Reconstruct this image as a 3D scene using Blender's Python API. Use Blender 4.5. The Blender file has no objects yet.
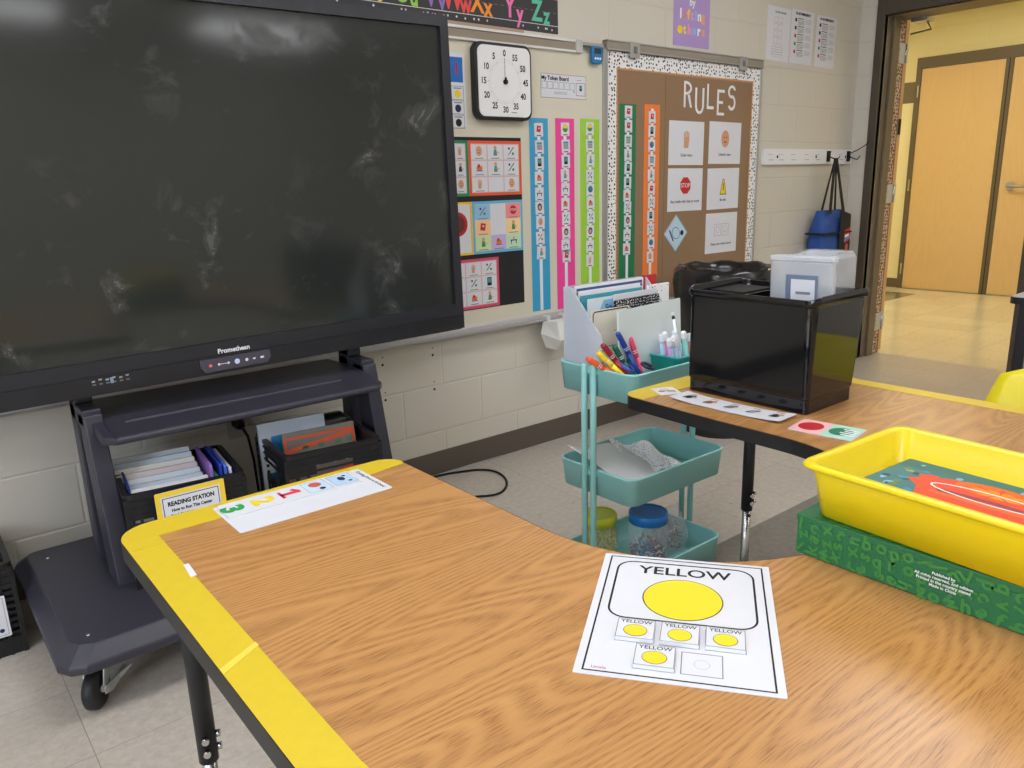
import bpy, math, random
from mathutils import Matrix, Vector
R = random.Random(7)
PI = math.pi
SC = bpy.context.scene
COL = SC.collection
SC.view_settings.view_transform = 'Standard'
SC.view_settings.look = 'None'
SC.view_settings.gamma = 1.0
SC.view_settings.exposure = 0.05
try: SC.view_settings.use_curve_mapping = False
except Exception: pass

# ---------------------------------------------------------------- materials
def lin(c):
    r = []
    for v in c[:3]:
        v = v / 255.0
        r.append(v / 12.92 if v <= .04045 else ((v + .055) / 1.055) ** 2.4)
    return (r[0], r[1], r[2], 1.0)

def nodes(name):
    m = bpy.data.materials.new(name); m.use_nodes = True
    nt = m.node_tree; b = nt.nodes['Principled BSDF']
    return m, nt, b

_mc = {}
def mat(c, rough=.5, metal=0, var=.04, spec=.5, trans=0, alpha=1, coat=0, scale=25, bump=0):
    key = (tuple(c), rough, metal, var, spec, trans, alpha, coat, scale, bump)
    if key in _mc: return _mc[key]
    m, nt, b = nodes('surface_%d_%d_%d' % tuple(int(v) for v in c[:3]))
    base = lin(c)
    if var > 0:
        tc = nt.nodes.new('ShaderNodeTexCoord'); n = nt.nodes.new('ShaderNodeTexNoise')
        n.inputs['Scale'].default_value = scale; n.inputs['Detail'].default_value = 3
        nt.links.new(tc.outputs['Object'], n.inputs['Vector'])
        mx = nt.nodes.new('ShaderNodeMix'); mx.data_type = 'RGBA'
        mx.inputs[6].default_value = tuple(v * (1 - var) for v in base[:3]) + (1,)
        mx.inputs[7].default_value = tuple(min(1, v * (1 + var)) for v in base[:3]) + (1,)
        nt.links.new(n.outputs['Fac'], mx.inputs[0]); nt.links.new(mx.outputs[2], b.inputs['Base Color'])
        if bump:
            bp = nt.nodes.new('ShaderNodeBump'); bp.inputs['Strength'].default_value = bump; bp.inputs['Distance'].default_value = .004
            nt.links.new(n.outputs['Fac'], bp.inputs['Height']); nt.links.new(bp.outputs[0], b.inputs['Normal'])
    else:
        b.inputs['Base Color'].default_value = base
    b.inputs['Roughness'].default_value = rough; b.inputs['Metallic'].default_value = metal
    b.inputs['Specular IOR Level'].default_value = spec
    b.inputs['Transmission Weight'].default_value = trans
    b.inputs['Alpha'].default_value = alpha
    b.inputs['Coat Weight'].default_value = coat
    _mc[key] = m
    return m

def ink(c): return mat(c, .55, 0, 0, .3)
def math_node(nt, op, a, b=None, clamp=False):
    n = nt.nodes.new('ShaderNodeMath'); n.operation = op; n.use_clamp = clamp
    for i, v in enumerate((a, b)):
        if v is None: continue
        if isinstance(v, (int, float)): n.inputs[i].default_value = v
        else: nt.links.new(v, n.inputs[i])
    return n.outputs[0]
def mixc(nt, f, a, b):
    mx = nt.nodes.new('ShaderNodeMix'); mx.data_type = 'RGBA'
    for i, v in ((0, f), (6, a), (7, b)):
        if isinstance(v, (int, float)) or isinstance(v, tuple): mx.inputs[i].default_value = v
        else: nt.links.new(v, mx.inputs[i])
    return mx.outputs[2]

def block_mat(name, c, mortar, axis='X', off=1.603, rough=.45, bumpn=.25, stripe=None):
    """painted concrete block wall: running bond, 0.4064 x 0.2055, object coords"""
    m, nt, b = nodes(name)
    tc = nt.nodes.new('ShaderNodeTexCoord'); sp = nt.nodes.new('ShaderNodeSeparateXYZ')
    nt.links.new(tc.outputs['Object'], sp.inputs[0])
    u = sp.outputs[0] if axis == 'X' else sp.outputs[1]; z = sp.outputs[2]
    zz = math_node(nt, 'DIVIDE', math_node(nt, 'ADD', z, .0095), .2055)
    row = math_node(nt, 'FLOOR', zz); fz = math_node(nt, 'FRACT', zz)
    par = math_node(nt, 'MODULO', math_node(nt, 'ADD', row, 100.0), 2.0)
    uu = math_node(nt, 'DIVIDE', math_node(nt, 'SUBTRACT', u, off), .4064)
    # row 1 (between k=1 and k=2) has its joint at the offset itself
    uu = math_node(nt, 'ADD', uu, math_node(nt, 'MULTIPLY', math_node(nt, 'SUBTRACT', par, 1.0), .5))
    fu = math_node(nt, 'FRACT', math_node(nt, 'ADD', uu, 100.0))
    def dist(f, size):
        return math_node(nt, 'MULTIPLY', math_node(nt, 'MINIMUM', f, math_node(nt, 'SUBTRACT', 1.0, f)), size)
    d = math_node(nt, 'MINIMUM', dist(fz, .2055), dist(fu, .4064))
    k = math_node(nt, 'DIVIDE', d, .006, True)        # 0 in the joint, 1 on the block
    n = nt.nodes.new('ShaderNodeTexNoise'); n.inputs['Scale'].default_value = 90; n.inputs['Detail'].default_value = 4
    nt.links.new(tc.outputs['Object'], n.inputs['Vector'])
    n2 = nt.nodes.new('ShaderNodeTexNoise'); n2.inputs['Scale'].default_value = 1.5
    nt.links.new(tc.outputs['Object'], n2.inputs['Vector'])
    base = mixc(nt, n2.outputs['Fac'], tuple(v * .95 for v in lin(c)[:3]) + (1,), tuple(v * 1.04 for v in lin(c)[:3]) + (1,))
    if stripe:
        s = math_node(nt, 'MULTIPLY', math_node(nt, 'GREATER_THAN', z, stripe[0]), math_node(nt, 'LESS_THAN', z, stripe[1]))
        base = mixc(nt, s, base, lin(stripe[2]))
    colr = mixc(nt, k, lin(mortar), base)
    if stripe: colr = mixc(nt, math_node(nt, 'MULTIPLY', s, 1.0), colr, lin(stripe[2]))
    nt.links.new(colr, b.inputs['Base Color'])
    h = math_node(nt, 'ADD', k, math_node(nt, 'MULTIPLY', n.outputs['Fac'], bumpn))
    bp = nt.nodes.new('ShaderNodeBump'); bp.inputs['Strength'].default_value = .5; bp.inputs['Distance'].default_value = .004
    nt.links.new(h, bp.inputs['Height']); nt.links.new(bp.outputs[0], b.inputs['Normal'])
    b.inputs['Roughness'].default_value = rough; b.inputs['Specular IOR Level'].default_value = .35
    return m

def tile_mat(name, hall=False):
    m, nt, b = nodes(name)
    tc = nt.nodes.new('ShaderNodeTexCoord'); sp = nt.nodes.new('ShaderNodeSeparateXYZ')
    nt.links.new(tc.outputs['Object'], sp.inputs[0])
    x, y = sp.outputs[0], sp.outputs[1]
    T = .3048
    ux = math_node(nt, 'DIVIDE', math_node(nt, 'ADD', x, -.188 + 30 * T), T)
    uy = math_node(nt, 'DIVIDE', math_node(nt, 'ADD', y, .630 + 40 * T), T)
    fx, fy = math_node(nt, 'FRACT', ux), math_node(nt, 'FRACT', uy)
    def dist(f): return math_node(nt, 'MULTIPLY', math_node(nt, 'MINIMUM', f, math_node(nt, 'SUBTRACT', 1.0, f)), T)
    d = math_node(nt, 'MINIMUM', dist(fx), dist(fy))
    k = math_node(nt, 'DIVIDE', d, .0013, True)
    cell = nt.nodes.new('ShaderNodeCombineXYZ')
    nt.links.new(math_node(nt, 'FLOOR', ux), cell.inputs[0]); nt.links.new(math_node(nt, 'FLOOR', uy), cell.inputs[1])
    wn = nt.nodes.new('ShaderNodeTexWhiteNoise'); wn.noise_dimensions = '2D'; nt.links.new(cell.outputs[0], wn.inputs['Vector'])
    n = nt.nodes.new('ShaderNodeTexNoise'); n.inputs['Scale'].default_value = 45; n.inputs['Detail'].default_value = 5; n.inputs['Roughness'].default_value = .7
    nt.links.new(tc.outputs['Object'], n.inputs['Vector'])
    n3 = nt.nodes.new('ShaderNodeTexNoise'); n3.inputs['Scale'].default_value = 4
    nt.links.new(tc.outputs['Object'], n3.inputs['Vector'])
    if hall: ca, cb = (226, 216, 186), (208, 196, 162)
    else: ca, cb = (206, 197, 184), (182, 172, 160)
    f = math_node(nt, 'MULTIPLY', math_node(nt, 'SUBTRACT', n.outputs['Fac'], .35), 2.6, True)
    base = mixc(nt, f, lin(cb), lin(ca))
    base = mixc(nt, math_node(nt, 'MULTIPLY', wn.outputs['Value'], .18), base, lin((150, 140, 130)))
    if not hall:   # grey accent row of tiles
        g = math_node(nt, 'MULTIPLY', math_node(nt, 'LESS_THAN', y, -1.2396), math_node(nt, 'GREATER_THAN', y, -1.8492))
        g = math_node(nt, 'MULTIPLY', g, math_node(nt, 'GREATER_THAN', x, 1.7))
        dark = mixc(nt, f, lin((118, 112, 104)), lin((142, 136, 126)))
        base = mixc(nt, g, base, dark)
    else:
        g = math_node(nt, 'MULTIPLY', math_node(nt, 'LESS_THAN', y, 1.2), math_node(nt, 'GREATER_THAN', y, .89))
        g = math_node(nt, 'MULTIPLY', g, math_node(nt, 'MULTIPLY', math_node(nt, 'GREATER_THAN', x, 7.5), math_node(nt, 'LESS_THAN', x, 8.42)))
        base = mixc(nt, g, base, lin((120, 112, 88)))
    sc = nt.nodes.new('ShaderNodeTexVoronoi'); sc.inputs['Scale'].default_value = 9
    nt.links.new(tc.outputs['Object'], sc.inputs['Vector'])
    spk = math_node(nt, 'LESS_THAN', sc.outputs['Distance'], .05)
    base = mixc(nt, math_node(nt, 'MULTIPLY', spk, .6), base, lin((120, 95, 75)))
    nt.links.new(mixc(nt, k, lin((110, 102, 92)), base), b.inputs['Base Color'])
    bp = nt.nodes.new('ShaderNodeBump'); bp.inputs['Strength'].default_value = .25; bp.inputs['Distance'].default_value = .002
    nt.links.new(math_node(nt, 'ADD', k, math_node(nt, 'MULTIPLY', n3.outputs['Fac'], 1.5)), bp.inputs['Height']); nt.links.new(bp.outputs[0], b.inputs['Normal'])
    b.inputs['Roughness'].default_value = .2 if hall else .3
    b.inputs['Specular IOR Level'].default_value = .5
    return m

def wood_mat(name, ca, cb, cc, along='X', rough=.32, sc=1.0, contrast=1.0):
    m, nt, b = nodes(name)
    tc = nt.nodes.new('ShaderNodeTexCoord'); mp = nt.nodes.new('ShaderNodeMapping')
    nt.links.new(tc.outputs['Object'], mp.inputs[0])
    s = {'X': (.9, 6, 6), 'Z': (6, 6, .6), 'Y': (6, .75, 6)}[along]
    mp.inputs['Scale'].default_value = tuple(v * sc for v in s)
    n = nt.nodes.new('ShaderNodeTexNoise'); n.inputs['Scale'].default_value = .9; n.inputs['Detail'].default_value = 1.2; n.inputs['Distortion'].default_value = .2
    nt.links.new(mp.outputs[0], n.inputs['Vector'])
    rings = math_node(nt, 'ADD', math_node(nt, 'MULTIPLY', math_node(nt, 'SINE', math_node(nt, 'MULTIPLY', n.outputs['Fac'], 250.0)), .5), .5)
    def streak(a, d, lo, k):
        mp2 = nt.nodes.new('ShaderNodeMapping'); nt.links.new(tc.outputs['Object'], mp2.inputs[0])
        mp2.inputs['Scale'].default_value = {'X': (a, d, d), 'Z': (d, d, a), 'Y': (d, a, d)}[along]
        n2 = nt.nodes.new('ShaderNodeTexNoise'); n2.inputs['Scale'].default_value = 1; n2.inputs['Detail'].default_value = 2; n2.inputs['Distortion'].default_value = .3
        nt.links.new(mp2.outputs[0], n2.inputs['Vector'])
        return math_node(nt, 'MULTIPLY', math_node(nt, 'SUBTRACT', n2.outputs['Fac'], lo), k, True)
    fine = streak(34, 620, .46, 4.5); wide = streak(2.0, 45, .45, 3.0)
    n3 = nt.nodes.new('ShaderNodeTexNoise'); n3.inputs['Scale'].default_value = .5
    nt.links.new(mp.outputs[0], n3.inputs['Vector'])
    base = mixc(nt, n3.outputs['Fac'], lin(ca), lin(cb))
    base = mixc(nt, math_node(nt, 'MULTIPLY', wide, .14 * contrast), base, lin(cc))
    base = mixc(nt, math_node(nt, 'MULTIPLY', rings, .26 * contrast), base, lin(cc))
    base = mixc(nt, math_node(nt, 'MULTIPLY', fine, math_node(nt, 'ADD', math_node(nt, 'MULTIPLY', rings, .55 * contrast), .14 * contrast)), base, lin(cc))
    nt.links.new(base, b.inputs['Base Color'])
    b.inputs['Roughness'].default_value = rough; b.inputs['Specular IOR Level'].default_value = .45
    return m

def dots_mat(name, bg, dot, scale=30, thr=.2, sx=1, sy=1):
    m, nt, b = nodes(name)
    tc = nt.nodes.new('ShaderNodeTexCoord'); mp = nt.nodes.new('ShaderNodeMapping'); mp.inputs['Scale'].default_value = (sx, sy, 1)
    nt.links.new(tc.outputs['Object'], mp.inputs[0])
    v = nt.nodes.new('ShaderNodeTexVoronoi'); v.inputs['Scale'].default_value = scale; v.inputs['Randomness'].default_value = .55
    nt.links.new(mp.outputs[0], v.inputs['Vector'])
    nt.links.new(mixc(nt, math_node(nt, 'LESS_THAN', v.outputs['Distance'], thr), lin(bg), lin(dot)), b.inputs['Base Color'])
    b.inputs['Roughness'].default_value = .6
    return m

def glassy(name, c, alpha=.25, rough=.1):
    m, nt, b = nodes(name)
    b.inputs['Roughness'].default_value = rough; b.inputs['Alpha'].default_value = alpha
    tc = nt.nodes.new('ShaderNodeTexCoord'); n = nt.nodes.new('ShaderNodeTexNoise'); n.inputs['Scale'].default_value = 6
    nt.links.new(tc.outputs['Object'], n.inputs['Vector'])
    nt.links.new(mixc(nt, n.outputs['Fac'], tuple(v * .94 for v in lin(c)[:3]) + (1,), lin(c)), b.inputs['Base Color'])
    return m

def emit(name, c, s):
    m, nt, b = nodes(name)
    b.inputs['Base Color'].default_value = lin(c); b.inputs['Emission Color'].default_value = lin(c)
    b.inputs['Emission Strength'].default_value = s
    return m

# ---------------------------------------------------------------- mesh builder
_tc = {}
def text_geo(s, size, bold=0.0, align='CENTER'):
    key = (s, size, bold, align)
    if key not in _tc:
        cu = bpy.data.curves.new('t', 'FONT'); cu.body = s; cu.size = size; cu.offset = bold
        cu.align_x = align; cu.align_y = 'CENTER'; cu.resolution_u = 3; cu.fill_mode = 'FRONT'
        o = bpy.data.objects.new('t', cu); me = o.to_mesh()
        _tc[key] = ([tuple(v.co) for v in me.vertices], [tuple(p.vertices) for p in me.polygons])
        o.to_mesh_clear(); bpy.data.objects.remove(o); bpy.data.curves.remove(cu)
    return _tc[key]

def rr(w, d, r, n=5, cx=0, cy=0):
    r = min(r, w / 2 - 1e-5, d / 2 - 1e-5); pts = []
    for (sx, sy, a0) in ((1, 1, 0), (-1, 1, 90), (-1, -1, 180), (1, -1, 270)):
        for i in range(n + 1):
            a = math.radians(a0 + 90 * i / n)
            pts.append((cx + sx * (w / 2 - r) + r * math.cos(a), cy + sy * (d / 2 - r) + r * math.sin(a)))
    return pts

class B:
    def __init__(s): s.v = []; s.f = []; s.mi = []; s.sm = []; s.mats = []; s.M = Matrix.Identity(4)
    def slot(s, m):
        if m not in s.mats: s.mats.append(m)
        return s.mats.index(m)
    def add(s, vs, fs, m, smooth=False):
        o = len(s.v); k = s.slot(m)
        s.v += [tuple(s.M @ Vector(v)) for v in vs]
        for f in fs: s.f.append(tuple(i + o for i in f)); s.mi.append(k); s.sm.append(smooth)
        return s
    def box(s, x0, x1, y0, y1, z0, z1, m):
        vs = [(x, y, z) for z in (z0, z1) for y in (y0, y1) for x in (x0, x1)]
        return s.add(vs, [(0, 2, 3, 1), (4, 5, 7, 6), (0, 1, 5, 4), (2, 6, 7, 3), (0, 4, 6, 2), (1, 3, 7, 5)], m)
    def loft(s, loops, m, cap0=True, cap1=True, smooth=False, close=True):
        n = len(loops[0]); vs = [p for l in loops for p in l]; fs = []
        for i in range(len(loops) - 1):
            for j in range(n if close else n - 1):
                a, b_ = i * n + j, i * n + (j + 1) % n
                fs.append((a, b_, b_ + n, a + n))
        s.add(vs, fs, m, smooth)
        o = len(s.v) - len(vs); k = s.slot(m)
        if cap0: s.f.append(tuple(o + i for i in reversed(range(n)))); s.mi.append(k); s.sm.append(False)
        if cap1: s.f.append(tuple(o + (len(loops) - 1) * n + i for i in range(n))); s.mi.append(k); s.sm.append(False)
        return s
    def prism(s, pts, z0, z1, m, smooth=False):
        return s.loft([[(x, y, z0) for x, y in pts], [(x, y, z1) for x, y in pts]], m, smooth=smooth)
    def lathe(s, prof, m, n=28, cap0=True, cap1=True, c=(0, 0)):
        return s.loft([[(c[0] + r * math.cos(2 * PI * i / n), c[1] + r * math.sin(2 * PI * i / n), z) for i in range(n)] for r, z in prof], m, cap0, cap1, True)
    def tube(s, path, r, m, n=8, smooth=True, caps=True):
        P = [Vector(p) for p in path]; loops = []; up = None
        rs = r if isinstance(r, (list, tuple)) else [r] * len(P)
        for i, p in enumerate(P):
            t = (P[min(i + 1, len(P) - 1)] - P[max(i - 1, 0)]).normalized()
            if up is None:
                up = Vector((0, 0, 1)) if abs(t.z) < .9 else Vector((1, 0, 0))
            a = (up - t * up.dot(t)).normalized(); b_ = t.cross(a); up = a
            loops.append([tuple(p + rs[i] * (math.cos(2 * PI * k / n) * a + math.sin(2 * PI * k / n) * b_)) for k in range(n)])
        return s.loft(loops, m, caps, caps, smooth)
    def bar(s, p0, p1, w, d, m, up=(0, 1, 0)):
        p0, p1 = Vector(p0), Vector(p1); t = (p1 - p0).normalized(); u = Vector(up)
        a = t.cross(u).normalized(); b_ = a.cross(t)
        return s.loft([[tuple(p + a * sx * w / 2 + b_ * sy * d / 2) for sx, sy in ((-1, -1), (1, -1), (1, 1), (-1, 1))] for p in (p0, p1)], m)
    def ball(s, c, r, m, n=12, sz=1):
        loops = [[(c[0] + r * math.sin(PI * i / n) * math.cos(2 * PI * j / n), c[1] + r * math.sin(PI * i / n) * math.sin(2 * PI * j / n), c[2] - r * sz * math.cos(PI * i / n)) for j in range(n)] for i in range(1, n)]
        return s.loft(loops, m, smooth=True)
    # ---- flat print, local XY, normal +Z
    def poly(s, pts, z, m): return s.add([(x, y, z) for x, y in pts], [tuple(range(len(pts)))], m)
    def rect(s, x0, y0, x1, y1, z, m): return s.poly([(x0, y0), (x1, y0), (x1, y1), (x0, y1)], z, m)
    def disc(s, cx, cy, r, z, m, ry=None, n=24): return s.poly([(cx + r * math.cos(2 * PI * i / n), cy + (ry or r) * math.sin(2 * PI * i / n)) for i in range(n)], z, m)
    def ring(s, pts, t, z, m):
        n = len(pts); cx = sum(p[0] for p in pts) / n; cy = sum(p[1] for p in pts) / n; ins = []
        for i in range(n):
            a, b_, c = Vector(pts[i - 1]), Vector(pts[i]), Vector(pts[(i + 1) % n])
            d1, d2 = (b_ - a), (c - b_)
            n1 = Vector((-d1.y, d1.x)).normalized() if d1.length > 1e-9 else Vector((0, 0)); n2 = Vector((-d2.y, d2.x)).normalized() if d2.length > 1e-9 else n1
            q = (n1 + n2); q = q.normalized() / max(.3, math.cos(n1.angle(n2) / 2)) if q.length > 1e-6 else n1
            ins.append(tuple(b_ + q * t))
        vs = [(x, y, z) for x, y in pts] + [(x, y, z) for x, y in ins]
        return s.add(vs, [(i, (i + 1) % n, n + (i + 1) % n, n + i) for i in range(n)], m)
    def frame(s, x0, y0, x1, y1, t, z, m): return s.ring([(x0, y0), (x1, y0), (x1, y1), (x0, y1)], t, z, m)
    def text(s, t, x, y, size, z, m, bold=0, align='CENTER', rot=0, sx=1):
        vs, fs = text_geo(t, size, bold, align); c, q = math.cos(rot), math.sin(rot)
        return s.add([(x + c * a * sx - q * b_, y + q * a * sx + c * b_, z) for a, b_, _ in vs], fs, m)
    def build(s, name, parent=None, loc=(0, 0, 0), rot=(0, 0, 0), bevel=0, solid=0, seg=2):
        me = bpy.data.meshes.new(name); me.from_pydata(s.v, [], s.f)
        for m in s.mats: me.materials.append(m)
        me.polygons.foreach_set('material_index', s.mi); me.polygons.foreach_set('use_smooth', s.sm); me.update()
        o = bpy.data.objects.new(name, me); COL.objects.link(o); o.location = loc; o.rotation_euler = rot
        if parent is not None: o.parent = parent
        if bevel:
            md = o.modifiers.new('bevel', 'BEVEL'); md.width = bevel; md.segments = seg; md.limit_method = 'ANGLE'; md.angle_limit = .7
        if solid:
            md = o.modifiers.new('solid', 'SOLIDIFY'); md.thickness = solid
        return o

def tag(o, label, cat, group=None):
    o['label'] = label; o['category'] = cat
    if group: o['group'] = group
    return o
def thing(name, label, cat, loc=(0, 0, 0), rot=(0, 0, 0), group=None):
    o = bpy.data.objects.new(name, None); COL.objects.link(o); o.location = loc; o.rotation_euler = rot; o.empty_display_size = .05
    return tag(o, label, cat, group)
def struct(b, name, **k):
    o = b.build(name, **k)
    if o.parent is None: o['kind'] = 'structure'
    return o
def copy_tree(o, parent=None):
    c = o.copy(); COL.objects.link(c)
    if parent is not None: c.parent = parent
    for ch in list(o.children): copy_tree(ch, c)
    return c
WALL = (PI / 2, 0, 0)

# ---------------------------------------------------------------- shared materials
WALLM = block_mat('painted_block', (211, 204, 190), (209, 202, 188))
WALLR = block_mat('painted_block_side', (211, 204, 192), (209, 202, 190), axis='Y', off=0)
HALLM = block_mat('yellow_block', (232, 222, 172), (233, 224, 178), axis='Y', off=0, stripe=(1.95, 2.16, (112, 102, 78)))
FLOORM = tile_mat('floor_tile'); HFLOOR = tile_mat('hall_tile', True)
CEILM = mat((225, 223, 215), .9, bump=.3, scale=60)
BASEM = mat((92, 82, 72), .5)
FRAMEM = mat((98, 86, 68), .45)
JAMBM = mat((112, 98, 78), .45)
DOORM = wood_mat('maple_door', (220, 188, 136), (214, 180, 126), (198, 162, 106), 'Z', .4, .5, .4)
OAK = wood_mat('oak_laminate', (200, 150, 94), (192, 140, 82), (128, 80, 40), 'X', .3)
BLACKEDGE = mat((24, 24, 26), .45)
TAPE = mat((216, 188, 42), .42, var=.05, scale=60, bump=.12)
WHITE = mat((234, 234, 237), .45, var=.01)
PAPER = mat((222, 222, 227), .6, var=.015)
LAM = mat((222, 223, 229), .25, var=.01)
BLK = ink((22, 22, 24)); GREY = ink((120, 120, 122)); LGREY = ink((175, 175, 178))
CHROME = mat((200, 200, 200), .25, 1, .02)
ALU = mat((176, 174, 170), .38, .6, .02)
STAND = mat((52, 51, 62), .42, var=.05)
TVB = mat((36, 36, 42), .38, var=.04)
BLKPL = mat((20, 20, 22), .3)
CRATE = mat((24, 24, 27), .42)
TEAL = mat((146, 203, 198), .38, var=.02)
DARKBROWN = mat((78, 68, 56), .5)

# ================================================================= ROOM
XR = 5.137
b = B(); b.box(-2.6, XR + .28, -7.2, 0, -.05, 0, FLOORM); struct(b, 'floor')
b = B(); b.box(XR + .28, 8.8, -4, 3.6, -.05, 0, HFLOOR); struct(b, 'floor_hall')
b = B(); b.box(-2.6, XR, -7.2, 0, 2.75, 2.85, CEILM)
g = mat((205, 204, 198), .6)
for i in range(13): b.box(-2.6 + .61 * i, -2.576 + .61 * i, -7.2, 0, 2.745, 2.75, g)
for i in range(12): b.box(-2.6, XR, -7.2 + .61 * i, -7.176 + .61 * i, 2.7445, 2.75, g)
struct(b, 'ceiling')
b = B(); b.box(XR + .28, 8.8, -4, 3.6, 2.8, 2.9, CEILM); struct(b, 'ceiling_hall')
b = B(); b.box(-2.6, XR, 0, .15, 0, 2.75, WALLM); wf = struct(b, 'wall_front')
hb = B()
for i, (hx, hz) in enumerate([(1.518, .534), (1.761, .537), (1.520, .386), (1.761, .387), (1.52, .565), (1.762, .568), (1.521, .418), (1.762, .420)]):
    hb.tube([(hx, -.0006, hz), (hx, .0, hz)], .0055 if i < 4 else .003, BLK, 10)
hb.build('anchor_hole', wf)
b = B(); b.box(-2.75, -2.6, -7.2, 0, 0, .9, WALLR); b.box(-2.75, -2.6, -7.2, 0, 2.3, 2.75, WALLR)
b.box(-2.75, -2.6, -7.2, -4.6, .9, 2.3, WALLR); b.box(-2.75, -2.6, -1.2, 0, .9, 2.3, WALLR); struct(b, 'wall_left')
b = B(); b.box(-2.6, XR, -7.35, -7.2, 0, 2.75, WALLM); struct(b, 'wall_back')
OY0, OY1, OZ = -1.08, -.16, 2.185     # door opening
b = B(); T = .28
b.box(XR, XR + T, OY1, 0, 0, 2.75, WALLR); b.box(XR, XR + T, -7.2, OY0, 0, 2.75, WALLR); b.box(XR, XR + T, OY0, OY1, OZ, 2.75, WALLR)
b.box(XR, XR + T, .0, 3.6, 0, 2.8, HALLM); 
struct(b, 'wall_right')
b = B(); b.box(8.8, 8.95, -4, 3.6, 0, 2.8, HALLM); struct(b, 'wall_hall')
b = B(); b.box(XR + T, 8.8, 3.6, 3.7, 0, 2.8, HALLM); struct(b, 'wall_hall_end')
b = B(); b.box(XR + T, 8.8, -4.1, -4, 0, 2.8, HALLM); struct(b, 'wall_hall_near')
# skirting
b = B(); b.box(-2.6, XR - .004, -.006, 0, 0, .105, BASEM); struct(b, 'baseboard_front')
b = B(); b.box(XR - .006, XR, -.108, -.006, 0, .105, BASEM); b.box(XR - .006, XR, -7.2, OY0 - .055, 0, .105, BASEM); struct(b, 'baseboard_right')
b = B(); b.box(8.79, 8.8, 1.262, 3.6, 0, .1, FRAMEM); b.box(8.79, 8.8, -4, -.55, 0, .1, FRAMEM); struct(b, 'baseboard_hall')
# window on the left wall
b = B()
for y0, y1 in ((-4.6, -4.54), (-2.93, -2.87), (-1.26, -1.2)): b.box(-2.72, -2.62, y0, y1, .9, 2.3, ALU)
b.box(-2.72, -2.62, -4.6, -1.2, .9, .96, ALU); b.box(-2.72, -2.62, -4.6, -1.2, 2.24, 2.3, ALU)
wn = struct(b, 'window_1')
b = B(); b.box(-2.675, -2.668, -4.55, -1.25, .95, 2.25, glassy('pane_glass', (235, 245, 250), .08, .05)); b.build('pane', wn)
# classroom door frame
b = B()
b.box(XR - .012, XR + .035, OY1, OY1 + .052, 0, OZ + .1, DARKBROWN)
b.box(XR - .012, XR + .035, OY0 - .052, OY0, 0, OZ + .1, DARKBROWN)
b.box(XR - .012, XR + .035, OY0, OY1, OZ, OZ + .1, DARKBROWN)
b.box(XR + .035, XR + T, OY1 - .004, OY1, 0, OZ, JAMBM); b.box(XR + .09, XR + .17, OY1 - .02, OY1 - .004, 0, OZ, JAMBM)
b.box(XR + .035, XR + T, OY0, OY0 + .004, 0, OZ, JAMBM)
b.box(XR + .035, XR + T, OY0, OY1, OZ - .004, OZ, JAMBM)
fr = struct(b, 'trim_1', bevel=.003)
b = B(); dm = dots_mat('checked_border', (205, 185, 165), (120, 66, 62), 46, .42)
b.box(XR + .185, XR + .262, OY1 - .0055, OY1 - .0042, .01, OZ - .01, dm); b.build('border_strip', fr)
# open door leaf folded back against the hall side of the wall
dr = thing('door_1', 'x', 'door', (0, 0, 0)); del dr['label']; del dr['category']; dr['kind'] = 'structure'
b = B(); b.box(XR + T + .012, XR + T + .06, OY1 + .005, OY1 + .91, .012, OZ - .01, wood_mat('door_edge', (222, 178, 130), (214, 168, 118), (196, 150, 100), 'Z', .5, .6, .4)); b.build('door_leaf', dr)
for hz in (1.98, 1.10, .228):
    b = B(); b.box(XR + T - .075, XR + T + .04, OY1 - .010, OY1 - .0045, hz - .06, hz + .06, mat((205, 206, 204), .4, .3))
    b.tube([(XR + T + .0, OY1 - .014, hz - .058), (XR + T + .0, OY1 - .014, hz + .058)], .007, CHROME, 10); b.build('hinge', dr)
b = B(); b.box(XR + T + .02, XR + T + .05, OY1 - .001, OY1 + .004, 1.48, 1.58, BLK); b.build('latch_plate', dr)
b = B(); b.box(XR + T - .06, XR + T + .04, OY1 - .155, OY1 - .055, OZ - .03, OZ - .004, CHROME); b.tube([(XR + T, OY1 - .13, OZ - .03), (XR + T + .02, OY1 - .15, OZ - .075), (XR + T + .03, OY1 - .02, OZ - .085)], .006, FRAMEM, 6); b.build('door_closer', dr)
# hall double doors
b = B()
b.box(8.76, 8.8, 1.212, 1.262, 0, 2.385, FRAMEM); b.box(8.76, 8.8, -.55, 1.212, 2.278, 2.385, FRAMEM); b.box(8.76, 8.8, -.55, -.5, 0, 2.278, FRAMEM)
b.box(8.765, 8.8, .355, .425, 0, 2.278, FRAMEM); b.box(8.7645, 8.766, .386, .394, 0, 2.278, BLK)
struct(b, 'trim_2')
for (y0, y1, nm, hy) in ((.427, 1.21, 'door_2', None), (-.5, .353, 'door_3', .255)):
    b = B(); b.box(8.772, 8.8, y0, y1, .008, 2.275, DOORM); d = struct(b, nm)
    if hy is None:
        for hz in (2.056, 1.107, .215): b = B(); b.box(8.756, 8.762, 1.222, 1.238, hz - .06, hz + .06, CHROME); b.build('hinge', d)
    else:
        b = B(); b.tube([(8.772, hy, 1.08), (8.76, hy, 1.08)], .045, ALU, 20); b.tube([(8.76, hy, 1.08), (8.715, hy, 1.08), (8.71, hy - .03, 1.08), (8.71, hy - .14, 1.075)], .012, ALU, 8); b.build('door_handle', d)

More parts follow.
